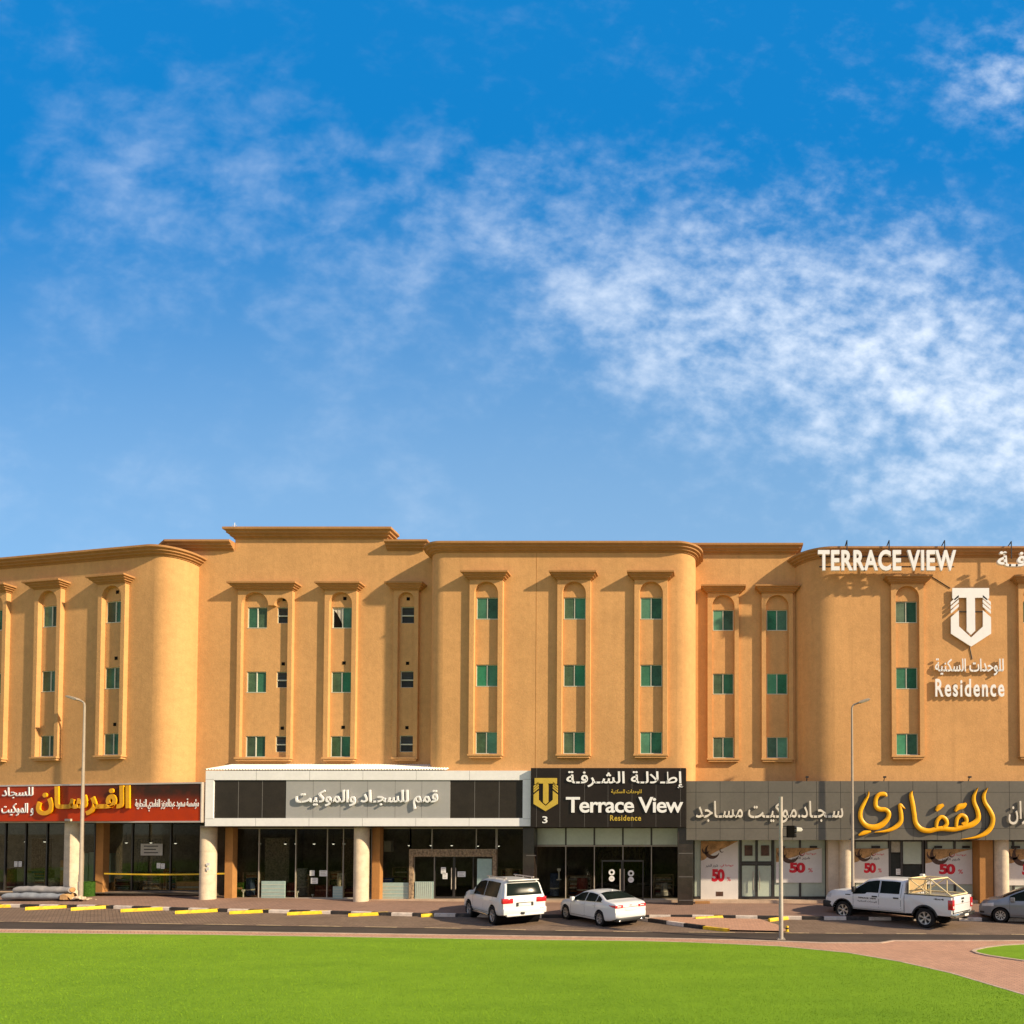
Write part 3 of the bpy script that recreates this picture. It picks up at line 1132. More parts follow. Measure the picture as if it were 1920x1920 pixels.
# --- right setback
ud, ue = ctr(wsr, 1356), ctr(wsr, 1457)
rx0 = mx1 - .02
rx1 = P(1492, 1250, YSR)[0] + 1.2
mb = MB(wsr)
holes_wall(mb, rx0, rx1, Z0W, Z_SC, std_holes(ud, 1.14) + std_holes(ue, 1.14))
mb.build('wall', M['wall'], bld)
mb = MB()
ex = P(1490, 1030, YSR)[0]
sweep(mb, [(mx1 - .4, YSR + 3), (mx1 - .4, YSR), (ex, YSR), (ex, YSR + 4)], CORN, Z_SC, kk)
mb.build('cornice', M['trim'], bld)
std_column(wsr, ud, ('bd', 'sb', 'sb'))
std_column(wsr, ue, ('db', 'bd', 'db'))

# --- right bay
uf = [ctr(wr_, 1700), ctr(wr_, 1938)]
uf.append(uf[1] + (uf[1] - uf[0]))
bx0 = P(1491, 1250, YR)[0]
bx1 = uf[2] + 4
RR = 2.1
mb = MB(wr_)
holes_wall(mb, bx0 + RR, bx1, Z0W, Z_MC - .02, [h for c in uf for h in std_holes(c, 1.14)])
mb.T = None
arr = [(bx0, YSR + 1.2)] + arc(bx0 + RR, YR + RR, RR, 180, 270, 14)
path_wall(mb, arr, Z0W, Z_MC - .02)
mb.build('wall', M['wall'], bld, smooth=40, weld=True)
mb = MB()
sweep(mb, arr + [(bx1, YR), (bx1, YR + 6)], CORN, Z_MC - .02, (Z_MT - Z_MC) / .62)
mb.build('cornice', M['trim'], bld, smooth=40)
for c, st in zip(uf, (('sd', 'bd', 'bd'), ('db', 'bd', 'bd'), ('db', 'bd', 'bd'))):
    std_column(wr_, c, st)
# roof slab and the back of the block
mb = MB()
mb.box(sx0, bx1, YSR + .2, 52, Z_MC - 1.2, Z_MC - .9)
mb.box(-60, sx0 - .05, 37.6, 52, Z_MC - 1.2, Z_MC - .9)
mb.build('roof', M['trim'], bld)
mb = MB()
mb.box(-60, bx1, 52, 52.3, 0, Z_MC)
mb.box(bx1, bx1 + .2, YR + .1, 52, 0, Z_MC - .05)
mb.build('wall', M['wall'], bld)

# --- ground floor: columns, piers, soffit, glazing, rooms
ZS = 4.28


def column(x, y, Y, top, r=.36):
    X, z = P(x, y, Y + r)
    z = zg(X) + .28
    mb = MB()
    mb.lathe([(0, z), (r, z), (r, z + 1.28), (r - .008, z + 1.285), (r - .008, z + 1.295), (r, z + 1.3), (r, z + 2.5), (r - .008, z + 2.505), (r - .008, z + 2.515), (r, z + 2.52), (r, top)], (X, Y + r, 0), n=24)
    return mb.build('column', M['stone'], bld, smooth=40)


column(139, 1600, 32.5, 4.75, .38)
column(391, 1600, 31.75, ZS + .1)
column(678, 1600, 31.75, ZS + .1)
column(1586, 1640, 31.8, 4.0, .34)
column(1877, 1640, 31.8, 4.0, .38)


def pier(x0, x1, Y, Yb, top, mat):
    a, b = P(x0, 1620, Y)[0], P(x1, 1620, Y)[0]
    mb = MB()
    mb.box(a, b, Y, Yb, 0, top)
    return mb.build('pier', mat, bld)


pier(179, 193, 33.6, 33.95, 4.75, M['pier'])
pier(421.5, 436, 32.62, 32.95, ZS + .1, M['pier'])
pier(697.5, 712, 32.62, 32.95, ZS + .1, M['pier'])
pier(1837, 1862, 32.1, 33.6, 4.05, M['pier'])
pier(1553, 1576, 32.3, 33.2, 4.05, M['beige'])

YG = 33.0
YGL = 34.2      # glass line of the west shop
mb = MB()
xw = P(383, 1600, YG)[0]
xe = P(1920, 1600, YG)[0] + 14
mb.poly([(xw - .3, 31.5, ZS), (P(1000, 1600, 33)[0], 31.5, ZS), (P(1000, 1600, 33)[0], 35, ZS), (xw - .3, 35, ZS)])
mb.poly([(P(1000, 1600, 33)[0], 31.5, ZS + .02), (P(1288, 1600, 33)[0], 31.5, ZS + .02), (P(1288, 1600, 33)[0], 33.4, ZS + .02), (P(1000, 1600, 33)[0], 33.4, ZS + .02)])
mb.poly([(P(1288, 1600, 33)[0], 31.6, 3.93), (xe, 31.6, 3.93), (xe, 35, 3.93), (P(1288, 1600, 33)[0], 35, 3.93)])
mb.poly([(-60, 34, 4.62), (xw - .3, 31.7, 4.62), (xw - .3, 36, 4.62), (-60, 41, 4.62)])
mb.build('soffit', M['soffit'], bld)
# rooms
rm = MB()
xq = P(1290, 1600, 33)[0]
rm.box(-60, xe, 41, 41.2, 0, 5)
rm.poly([(-60, 33.4, 4.56), (xe, 33.4, 4.56), (xe, 41, 4.56), (-60, 41, 4.56)])
for xx in (xw, P(996, 1600, 33)[0], xq, -60.2, xe):
    rm.box(xx - .06, xx + .06, 33.35, 41, 0, 4.55)
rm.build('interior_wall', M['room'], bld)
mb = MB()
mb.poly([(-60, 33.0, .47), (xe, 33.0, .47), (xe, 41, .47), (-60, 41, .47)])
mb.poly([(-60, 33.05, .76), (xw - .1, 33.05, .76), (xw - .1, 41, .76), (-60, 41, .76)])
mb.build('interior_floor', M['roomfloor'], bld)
# plinths
mb = MB()
mb.box(xw + .1, P(988, 1600, YG)[0], 32.55, 33.05, 0, .48)
mb.box(P(1301, 1600, YG)[0], xe, 32.35, 33.1, 0, .46)
mb.box(P(1006, 1600, YG)[0], P(1272, 1600, YG)[0], 32.75, 33.06, 0, .42)
mb.build('plinth', M['plinth'], bld)
mb = MB()
mb.box(-60, xw - .1, 33.75, 34.3, 0, .77)
mb.build('plinth', M['plinth'], bld)


def sheet(name, x0, x1, y0, y1, Y, mat, parent, th=.012):
    """a flat upright panel between measurements, th thick, its back at Y"""
    a, z1 = P(x0, y0, Y)
    b, z0 = P(x1, y1, Y)
    mb = MB()
    mb.box(a, b, Y - th, Y, z0, z1)
    return mb.build(name, mat, parent)


def glaze(xs, Y, z0, z1, mull, bar=.035, fm='darkmetal', transom=None):
    """shop glazing: panes between the measured mullions"""
    X = [P(x, 1620, Y)[0] for x in xs]
    f = MB()
    for x in X:
        f.box(x - bar, x + bar, Y - .04, Y + .06, z0, z1)
    for a, b in zip(X, X[1:]):
        f.box(a + bar, b - bar, Y - .03, Y + .05, z0, z0 + .06)
        f.box(a + bar, b - bar, Y - .03, Y + .05, z1 - .06, z1)
        if transom:
            f.box(a + bar, b - bar, Y - .03, Y + .05, transom - .03, transom + .03)
    fr = f.build('shop_front', M[fm], bld)
    for a, b in zip(X, X[1:]):
        g = MB()
        g.box(a + bar, b - bar, Y, Y + .012, z0 + .06, z1 - .06)
        g.build('glass_pane', M['glass'], fr)
    return fr


def shop_door(x0, xm, x1, Y, z0, z1, handles=True, gm='glass'):
    X = [P(x, 1650, Y)[0] for x in (x0, xm, x1)]
    for k in (0, 1):
        a, b = X[k] + .01, X[k + 1] - .01
        f = MB()
        f.box(a, a + .05, Y - .06, Y - .01, z0, z1)
        f.box(b - .05, b, Y - .06, Y - .01, z0, z1)
        f.box(a + .05, b - .05, Y - .06, Y - .01, z0, z0 + .1)
        f.box(a + .05, b - .05, Y - .06, Y - .01, z1 - .08, z1)
        d = f.build('door', M['darkmetal'], bld)
        g = MB()
        g.box(a + .05, b - .05, Y - .04, Y - .03, z0 + .1, z1 - .08)
        g.build('glass_pane', M[gm], d)
        if handles:
            h = MB()
            hx = b - .1 if k == 0 else a + .1
            h.tube((hx, Y - .12, z0 + .5), (hx, Y - .12, z0 + 1.65), .022)
            h.tube((hx, Y - .12, z0 + .6), (hx, Y - .05, z0 + .6), .015)
            h.tube((hx, Y - .12, z0 + 1.55), (hx, Y - .05, z0 + 1.55), .015)
            h.build('handle', M['steel'], d)


# west shop (behind the red banner)
glaze((-60, 10, 48, 88, 130, 178), YGL, .78, 4.6, None)
glaze((193, 248, 320, 381), YGL - .25, .78, 4.6, None)
# carpet shop under the white fascia
glaze((437, 486, 555, 614, 644, 667, 697), YG, .48, ZS, None, .02, 'steel')
glaze((713, 769), YG, .48, ZS, None, .02, 'steel')
glaze((769, 810, 893, 930), YG, 3.02, ZS, None, .02, 'steel')
glaze((932, 985), YG, .48, ZS, None, .02, 'steel')
glaze((777, 815), YG, .48, 2.8, None, .02, 'steel')
shop_door(815, 852, 889, YG, .49, 2.78)
sheet('glass_pane', 895, 922, 1610, 1688, YG - .02, M['frost'], bld)
# carved wooden door frame
mb = MB()
a, z1 = P(769, 1592, YG - .1)
b, _ = P(932, 1592, YG - .1)
z2 = P(769, 1606, YG - .1)[1]
mb.box(a, b, YG - .22, YG - .05, z2, z1)
for q in range(24):
    xx = a + (b - a) * (q + .5) / 24
    mb.tube((xx, YG - .23, z2 + .08), (xx, YG - .23, z1 - .08), .06, .035, 6)
mb.box(a, a + .2, YG - .2, YG - .05, .48, z2)
mb.box(b - .2, b, YG - .2, YG - .05, .48, z2)
mb.build('door_frame', M['wood'], bld)
# entrance under the black sign
sheet('pier', 986, 1006, 1552, 1691, YG - .5, M['tilewood'], bld, .5)
sheet('pier', 1272, 1300, 1552, 1698, YG - .7, M['tilewood'], bld, .7)
for xx, ys_ in ((986, (1604,)), (1272, (1600, 1644, 1688))):
    for y_ in ys_:
        sheet('tile_joint', xx + .5, xx + (19 if xx < 1000 else 27.5), y_ - .6, y_ + .6, YG - (1.01 if xx < 1000 else 1.41), M['jointlight'], bld, .003)
tx = (1006, 1061, 1114.5, 1168, 1221.5, 1272)
glaze(tx, YG - .1, .43, P(1100, 1585, YG)[1], None, .018, 'steel')
mb = MB()
for p, q in zip(tx, tx[1:]):
    a, z1 = P(p + 1.8, 1553, YG - .12)
    b, z0 = P(q - 1.8, 1584, YG - .12)
    mb.box(a, b, YG - .13, YG - .1, z0, z1)
mb.build('transom_panel', M['frost2'], bld)
mb = MB()
for p in tx:
    a, z1 = P(p - 1.6, 1552, YG - .1)
    b, z0 = P(p + 1.6, 1586, YG - .1)
    mb.box(a, b, YG - .12, YG - .05, z0, z1)
mb.build('mullion', M['darkmetal'], bld)
shop_door(1128, 1167, 1207, YG - .1, .43, 2.55)
# shop under the grey fascia: pale glass
zt = 3.95
gx = (1302, 1313, 1386, 1392)
fr = MB()
for xx in (1388, 1418, 1449, 1500, 1549, 1602, 1668, 1690, 1730, 1736, 1790, 1834, 1900, 1950):
    a = P(xx, 1640, YG)[0]
    fr.box(a - .055, a + .055, YG - .05, YG + .05, .46, zt)
for p, q in ((1302, 1388), (1388, 1449), (1449, 1549), (1602, 1834), (1890, 1990)):
    a, b = P(p, 1640, YG)[0], P(q, 1640, YG)[0]
    fr.box(a, b, YG - .045, YG + .045, .46, .60)
    if q == 1449:
        z_ = P(1420, 1619, YG)[1]
        fr.box(a, b, YG - .045, YG + .045, z_ - .07, z_ + .07)
fr.build('shop_front', M['darkmetal'], bld)
for p, q, y0, y1 in ((1302.5, 1386, 1574, 1687), (1391, 1416, 1574, 1615), (1421, 1446, 1574, 1615), (1391, 1416, 1623, 1688), (1421, 1446, 1623, 1688), (1452, 1498, 1574, 1690), (1502, 1547, 1574, 1690), (1604, 1665, 1578, 1690), (1693, 1728, 1578, 1620), (1739, 1788, 1578, 1690), (1792, 1832, 1578, 1690), (1890, 1990, 1578, 1690)):
    sheet('glass_pane', p, q, y0, y1, YG + .02, M['frost2'], bld)
for p, q in ((1670, 1688), (1692, 1728)):
    sheet('glass_pane', p, q, 1600 if p < 1680 else 1622, 1690, YG + .02, M['smoke'], bld)
sheet('glass_pane', 1671, 1689, 1578, 1598, YG + .02, M['curtain'], bld)
for p, q in ((1462, 1470), (1518, 1532), (1634, 1650), (1752, 1766), (1804, 1818), (1896, 1912), (1396, 1411), (1427, 1442)):
    y0, y1 = (1586, 1590) if p > 1450 else (1585, 1604)
    sheet('wall_unit', p, q, y0, y1 + .5, YG - .01, M['posterbrown' if p < 1450 else 'dark'], bld, .05)
for p in (1412, 1424):
    h = MB()
    a, z0 = P(p, 1668, YG)
    h.tube((a, YG - .12, z0), (a, YG - .12, z0 + 1.0), .022)
    h.build('handle', M['steel'], bld)

# ------------------------------------------------------------------ signs
# red banner, along the west bay
wred = Wall(*[(lambda X: (X, 31.25))(P(379, 1500, 31.25)[0])][0], -9.3)
t_ = thing('shop_sign', wred(-4, 0, 4.55), 'long red and brown shop banner with big yellow Arabic letters above the west shop', 'sign')
zr0, zr1 = P(380, 1541, 31.25)[1], P(380, 1467.5, 31.25)[1]
mb = MB(wred)
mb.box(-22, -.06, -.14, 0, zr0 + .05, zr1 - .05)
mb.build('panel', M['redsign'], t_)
mb = MB(wred)
mb.box(-22, 0, -.14, .03, zr1 - .05, zr1 + .03)
mb.box(-22, 0, -.14, .03, zr0 - .03, zr0 + .05)
mb.box(-.06, 0, -.14, .03, zr0 + .05, zr1 - .05)
mb.build('frame', M['alu'], t_)
lettering('lettering', arabic('الفـرسـان'), rect_px(wred, 72, 247, 1474, 1529), wred, .03, .07, M['gold_big'], t_, .034)
lettering('lettering', arabic('للسجاد'), rect_px(wred, 5, 63, 1476, 1497), wred, .01, .03, M['letter'], t_, .006)
lettering('lettering', arabic('و الموكيت'), rect_px(wred, 4, 64, 1506, 1530), wred, .01, .03, M['letter'], t_, .006)
lettering('lettering', arabic('مؤسسة سعود عبدالعزيز الغامدي التجارية'), rect_px(wred, 254, 373, 1498, 1521), wred, .006, .015, M['letter'], t_, .004)

# white fascia with a corrugated roof behind it
YW = 31.3
ww = Wall(0, YW)
t_ = thing('shop_sign', (-19, YW, 4.3), 'white framed fascia sign with silver grey middle and raised white Arabic letters', 'sign')
a0_, b0_, z0_, z1_ = rect_px(ww, 385, 995, 1445, 1549)
ai, bi, zi0, zi1 = rect_px(ww, 400, 980, 1462.5, 1534)
mb = MB(ww)
mb.box(a0_, b0_, -.5, .0, zi1, z1_)
mb.box(a0_, b0_, -.5, .0, z0_, zi0)
mb.box(a0_, ai, -.5, -.0, zi0, zi1)
mb.box(bi, b0_, -.5, -.0, zi0, zi1)
mb.build('frame', M['whitesign'], t_)
g0_, g1_ = ww.at(535, 1500)[0], ww.at(843, 1500)[0]
mb = MB(ww)
mb.box(ai, g0_, -.4, -.07, zi0, zi1)
mb.build('dark_panel', M['darkpanel'], t_)
mb = MB(ww)
mb.box(g1_, bi, -.4, -.07, zi0, zi1)
mb.build('dark_panel', M['darkpanel'], t_)
mb = MB(ww)
mb.box(g0_, g1_, -.4, -.05, zi0, zi1)
mb.build('grey_panel', M['greypanel'], t_)
mb = MB(ww)
for x in (445, 490, 889, 935):
    c = ww.at(x, 1500)[0]
    mb.box(c - .012, c + .012, -.07, -.064, zi0, zi1)
for x in (586, 637, 688, 740, 790):
    c = ww.at(x, 1500)[0]
    mb.box(c - .006, c + .006, -.05, -.046, zi0, zi1)
for x, y0, y1 in ((385.5, 1461, 1462), (385.5, 1535, 1536), (980.5, 1461, 1462), (980.5, 1535, 1536)):
    c = ww.at(x, y0)[0]
    z = ww.at(x, y0)[1]
    mb.box(c, c + .42, 0, .003, z - .012, z)
for x in (480, 580, 680, 780, 880):
    c = ww.at(x, 1500)[0]
    mb.box(c - .005, c + .005, 0, .003, zi1, z1_)
    mb.box(c - .005, c + .005, 0, .003, z0_, zi0)
mb.build('panel_joint', M['jointlight'], t_)
lettering('lettering', arabic('قمم للسجـاد والموكيت'), rect_px(ww, 556, 822, 1481, 1517), ww, .02, .08, M['letter'], t_, .014)
mb = MB()
n = 170
rows = []
for k in range(n + 1):
    X = a0_ - .1 + (mx0 + 1.4 - a0_) * k / n
    dz = .07 * (k % 2)
    ye = YSL - .01 if X < mx0 + .02 else YM + .3
    rows.append([(X, YW + .02, z1_ + .03 + dz), (X, ye, z1_ + (.44 * (ye - YW) / 1.9) + .05 + dz)])
mb.grid(rows)
mb.build('corrugated_roof', M['corrug'], t_)

# black sign over the residence entrance
YB = 31.05
wb_ = Wall(0, YB)
t_ = thing('shop_sign', (-5, YB, 4.3), 'black entrance sign with gold shield emblem and white English and Arabic letters', 'sign')
a0_, b0_, z0_, z1_ = rect_px(wb_, 995, 1286, 1440, 1551)
mb = MB(wb_)
mb.box(a0_, b0_, -.72, 0, z0_, z1_)
mb.build('panel', M['blacksign'], t_)
mb = MB(wb_)
for x in (1006, 1050, 1096, 1140, 1185, 1230, 1276):
    c = wb_.at(x, 1500)[0]
    mb.box(c - .006, c + .006, 0, .003, z0_, z1_)
mb.build('panel_joint', M['jointlight'], t_)


def emblem(wall, x0, x1, y0, y1, v0, dep, mat, parent, name='emblem'):
    """shield made of a T, two striped arms and a pointed foot; unit box 0..1"""
    U0, U1, W0, W1 = rect_px(wall, x0, x1, y0, y1, v0)

    def tr(ps):
        return [(U0 + p[0] * (U1 - U0), W0 + p[1] * (W1 - W0)) for p in ps]
    mb = MB(wall)
    T = [(.04, 1), (.96, 1), (.96, .83), (.90, .79), (.82, .835), (.605, .835), (.605, .27), (.5, .20), (.395, .27), (.395, .835), (.18, .835), (.10, .79), (.04, .83)]
    foot = [(0, .50), (.20, .62), (.20, .345), (.5, .155), (.80, .345), (.80, .62), (1, .50), (1, .22), (.5, 0), (0, .22)]
    mb.prism(tr(T), v0, v0 + dep)
    mb.prism(tr(foot), v0, v0 + dep)
    for k in range(3):
        z = .56 + .075 * k
        for sgn in (0, 1):
            q = [(0, z), (.20, z + .12), (.20, z + .172), (0, z + .052)]
            if sgn:
                q = [(1 - a, b) for a, b in q]
            mb.prism(tr(q), v0, v0 + dep)
    return mb.build(name, mat, parent)


emblem(wb_, 1001, 1046, 1459, 1521, .0, .06, M['gold'], t_)
lettering('lettering', arabic('إطـلالـة الشـرفـة'), rect_px(wb_, 1062.5, 1282.5, 1446, 1478), wb_, .01, .05, M['letter'], t_, .014)
lettering('lettering', arabic('للوحدات السكنية'), rect_px(wb_, 1146, 1203, 1480, 1489.5), wb_, .005, .02, M['gold'], t_, .015)
lettering('lettering', 'Terrace View', rect_px(wb_, 1061.5, 1281, 1494.5, 1524), wb_, .01, .05, M['letter'], t_, .016, .92)
lettering('lettering', 'Residence', rect_px(wb_, 1144, 1202, 1528.5, 1539), wb_, .005, .02, M['gold'], t_, .02, 1.15)
lettering('lettering', '3', rect_px(wb_, 1017, 1026.5, 1530.5, 1543.5), wb_, .005, .02, M['letter'], t_, .01)

# grey clad fascia of the east shop
YQ = 31.45
wq = Wall(0, YQ)
t_ = thing('shop_sign', (8, YQ, 3.9), 'long grey clad fascia with giant amber calligraphy and small silver Arabic letters', 'sign')
a0_, _, _, _ = rect_px(wq, 1287, 1300, 1464, 1574)
z1_, z0_ = wq.at(1500, 1464.5)[1], wq.at(1500, 1575)[1]
b0_ = xe - .5
mb = MB(wq)
mb.box(a0_, b0_, -.85, 0, z0_, z1_)
mb.build('panel', M['greysign'], t_)
mb = MB(wq)
for k in range(24):
    c = wq.at(1305 + 45.2 * k, 1500)[0]
    if c < b0_:
        mb.box(c - .008, c + .008, 0, .003, z0_, z1_)
for y in (1485.5, 1553.5):
    z = wq.at(1500, y)[1]
    mb.box(a0_, b0_, .0005, .0025, z - .008, z + .008)
mb.build('panel_joint', M['joint'], t_)
lettering('lettering', arabic('سـجـاد.موكيـت مسـاجد'), rect_px(wq, 1305, 1580, 1502, 1543), wq, .05, .07, M['steel_letter'], t_, .010)
lettering('lettering', arabic('ورق جدران'), rect_px(wq, 1889, 2010, 1502, 1546), wq, .05, .07, M['steel_letter'], t_, .010)


def stroke(pts, wall, v0, dep, mats, parent, name, n=8):
    """a calligraphic stroke: points (x, y, width) as measured, smooth, domed, on standoff"""
    Q = []
    p = [pts[0]] + list(pts) + [pts[-1]]
    for i in range(1, len(p) - 2):
        for k in range(n):
            t = k / n
            Q.append(tuple(.5 * (2 * p[i][j] + (p[i + 1][j] - p[i - 1][j]) * t + (2 * p[i - 1][j] - 5 * p[i][j] + 4 * p[i + 1][j] - p[i + 2][j]) * t * t + (3 * p[i][j] - p[i - 1][j] - 3 * p[i + 1][j] + p[i + 2][j]) * t ** 3) for j in range(3)))
    Q.append(pts[-1])
    W = [(wall.at(a, b, v0)[0], wall.at(a, b, v0)[1], max(.4, c) / 36.5) for a, b, c in Q]
    mb = MB(wall)
    L, Rr = [], []
    rows = []
    for i, (a, b, c) in enumerate(W):
        d = Vector((W[min(i + 1, len(W) - 1)][0] - W[max(i - 1, 0)][0], W[min(i + 1, len(W) - 1)][1] - W[max(i - 1, 0)][1]))
        d = d.normalized() if d.length > 1e-6 else Vector((1, 0))
        nx, ny = -d.y * c / 2, d.x * c / 2
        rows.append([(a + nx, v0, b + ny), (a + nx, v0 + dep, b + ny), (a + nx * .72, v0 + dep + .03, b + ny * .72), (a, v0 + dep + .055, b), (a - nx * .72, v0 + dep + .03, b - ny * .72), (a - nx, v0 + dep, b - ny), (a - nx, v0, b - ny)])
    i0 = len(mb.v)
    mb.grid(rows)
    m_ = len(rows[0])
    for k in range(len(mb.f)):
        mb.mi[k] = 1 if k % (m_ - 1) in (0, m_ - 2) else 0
    mb.face([i0 + k for k in range(m_)])
    mb.face([i0 + (len(rows) - 1) * m_ + k for k in reversed(range(m_))])
    return mb.build(name, mats, parent, smooth=45)


def zq(a, b, w):     # from the enlarged reading of the sign
    return (1570 + a / 5.486, 1450 + b / 5.486, w / 5.486)


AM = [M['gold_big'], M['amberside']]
# yeh (left), reh, alef+base, lam, alef
for nm, pts in (
    ('letter', [(318, 185, 4), (312, 230, 22), (270, 310, 38), (235, 390, 42), (238, 470, 46), (290, 535, 50), (370, 555, 58), (450, 530, 58), (510, 470, 48), (525, 410, 44), (490, 375, 44), (430, 370, 48), (392, 340, 44), (392, 270, 40), (420, 222, 42), (480, 215, 44), (500, 240, 20)]),
    ('letter', [(690, 365, 10), (645, 330, 40), (640, 350, 40), (650, 430, 44), (645, 500, 46), (590, 555, 44), (500, 592, 30), (380, 606, 6)]),
    ('letter', [(765, 180, 6), (752, 225, 40), (770, 320, 46), (785, 420, 46), (800, 510, 48), (850, 570, 52), (930, 592, 50), (1010, 575, 48), (1080, 568, 50), (1180, 578, 46), (1280, 555, 52), (1380, 525, 56), (1440, 470, 52), (1435, 390, 46), (1400, 300, 42), (1400, 230, 36), (1440, 150, 6)]),
    ('letter', [(1540, 150, 6), (1500, 225, 36), (1510, 300, 40), (1560, 380, 44), (1592, 460, 46), (1575, 550, 48), (1510, 620, 46), (1400, 662, 26), (1265, 678, 4)]),
    ('letter', [(1010, 560, 34), (1020, 490, 40), (1060, 450, 40), (1105, 470, 42), (1120, 520, 40), (1085, 560, 40)]),
    ('letter', [(1215, 550, 34), (1225, 470, 40), (1265, 432, 40), (1310, 450, 42), (1320, 500, 40), (1280, 530, 44)]),
    ('letter', [(1010, 385, 30), (1040, 350, 52), (1085, 325, 30)]),
    ('letter', [(1205, 390, 24), (1240, 350, 56), (1285, 335, 56), (1318, 310, 24)]),
    ('letter', [(215, 635, 20), (270, 612, 44), (340, 600, 20)])):
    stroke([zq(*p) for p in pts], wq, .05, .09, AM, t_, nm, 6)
for x in (1513, 1658, 1817):
    mb = MB()
    X, z = P(x, 1463, YQ - .05)
    mb.tube((X, YQ + .05, z - .05), (X, YQ - .10, z + .16), .025, n=6)
    mb.box(X - .07, X + .07, YQ - .2, YQ - .06, z + .12, z + .2)
    mb.build('spotlight', M['dark'], t_)

# letters on the east bay
wt_r = Wall(0, YR - .62)
t_ = thing('letter_sign', (9.5, YR - .6, 17.6), 'row of big white capital letters in front of the cornice of the east bay', 'sign')
lettering('lettering', 'TERRACE VIEW', rect_px(wt_r, 1533, 1791, 1033, 1072), wt_r, 0, .14, M['letter'], t_, .030, 1.10)
mb = MB()
a_, zl = P(1536, 1064, YR - .5)
b_, _ = P(1788, 1064, YR - .5)
mb.box(a_, b_, YR - .55, YR - .5, zl, zl + .05)
mb.box(a_, b_, YR - .55, YR - .5, zl + .55, zl + .6)
for x in (1588, 1667, 1771):
    X, z = P(x, 1017, YR - .55)
    mb.tube((X, YR - .56, z - .7), (X, YR - .56, z + .1), .03, n=6)
    mb.tube((X, YR - .56, z + .1), (X, YR + .2, z - .1), .03, n=6)
mb.build('bracket', M['dark'], t_)
t_ = thing('letter_sign', (17.5, YR - .6, 17.6), 'white Arabic letters in front of the cornice, cut off by the right edge', 'sign')
uA = rect_px(wt_r, 1868, 2170, 1036, 1075)
lettering('lettering', arabic('إطـلالـة الشـرفـة'), uA, wt_r, 0, .14, M['letter'], t_, .02)
mb = MB()
for x in (1896, 1990, 2090):
    X, z = P(x, 1019, YR - .55)
    mb.tube((X, YR - .56, z - .8), (X, YR - .56, z + .1), .03, n=6)
    mb.tube((X, YR - .56, z + .1), (X, YR + .2, z - .1), .03, n=6)
mb.build('bracket', M['dark'], t_)
we = Wall(0, YR - .085)
t_ = thing('emblem_sign', (13.6, YR - .2, 14), 'white shield emblem with a T mounted on the wall of the east bay', 'emblem')
emblem(we, 1782, 1857, 1103.5, 1213, 0, .07, M['letter'], t_, 'shield')
mb = MB()
for p in ((1745, 1080, 1782, 1103), (1818, 1213, 1823, 1236)):
    a = P(p[0], p[1], YR - .02)
    b = P(p[2], p[3], YR - .02)
    mb.tube((a[0], YR - .02, a[1]), (b[0], YR - .02, b[1]), .02, n=6)
a = P(1795, 1147, YR - .1)
b = P(1843, 1147, YR - .1)
mb.tube((a[0], YR - .1, a[1]), (b[0], YR - .1, b[1]), .03, n=6)
mb.build('cable', M['dark'], t_)
t_ = thing('letter_sign', (13.6, YR - .2, 12), 'two small lines of white letters under the shield emblem', 'sign')
lettering('lettering', arabic('للوحدات السكنية'), rect_px(we, 1752.5, 1881, 1235, 1267), we, 0, .07, M['letter'], t_, .012)
lettering('lettering', 'Residence', rect_px(we, 1753, 1882, 1273.5, 1307), we, 0, .07, M['letter'], t_, .02, 1.25)


# ------------------------------------------------------------------ street furniture
def street_lamp(x, ybase, Y, xtop, ytop, side, label):
    X, _ = P(x, ybase, Y)
    zb = zg(X) + .22
    z1 = P(xtop, ytop, Y)[1]
    t = thing('street_lamp', (X, Y, zb), label, 'street lamp', 'street lamps along the sidewalk')
    mb = MB()
    mb.lathe([(0, zb), (.16, zb), (.16, zb + .03), (.098, zb + .05), (.096, zb + 1.3), (.085, zb + 1.34), (.048, z1), (0, z1)], (X, Y, 0), n=14)
    mb.build('pole', M['pole'], t, smooth=40)
    mb = MB()
    mb.box(X - .05, X + .05, Y - .125, Y - .09, zb + .5, zb + .95)
    mb.build('service_door', M['steel'], t)
    mb = MB()
    s = side
    p = [(X, Y, z1), (X + s * .04, Y, z1 + .12), (X + s * .14, Y, z1 + .2), (X + s * .34, Y, z1 + .27)]
    for a, b in zip(p, p[1:]):
        mb.tube(a, b, .045, n=8)
    mb.build('arm', M['pole'], t, smooth=40)
    mb = MB()
    c = Vector((X + s * .3, Y, z1 + .25))
    pr = [(0, .05), (.12, .09), (.5, .10), (.62, .03), (.60, .0), (.1, -.03), (0, 0)]
    sl_ = .28
    mb.prism([(c.x + s * a, c.z + b + a * sl_) for a, b in pr], Y - .13, Y + .13)
    h = mb.build('lamp_head', M['pole'], t, bevel=.015)
    mb = MB()
    mb.prism([(c.x + s * a, c.z + b + a * sl_) for a, b in ((.15, -.03), (.55, -.0), (.55, -.025), (.15, -.05))], Y - .10, Y + .10)
    mb.build('lens', M['frost2'], h)
    return t


street_lamp(151, 1685, 32.0, 160, 1322, -1, 'tall street lamp in front of the red banner, its head pointing to the left')
street_lamp(1599, 1690, 30.9, 1599.5, 1328, 1, 'tall street lamp in front of the grey fascia, its head pointing to the right')

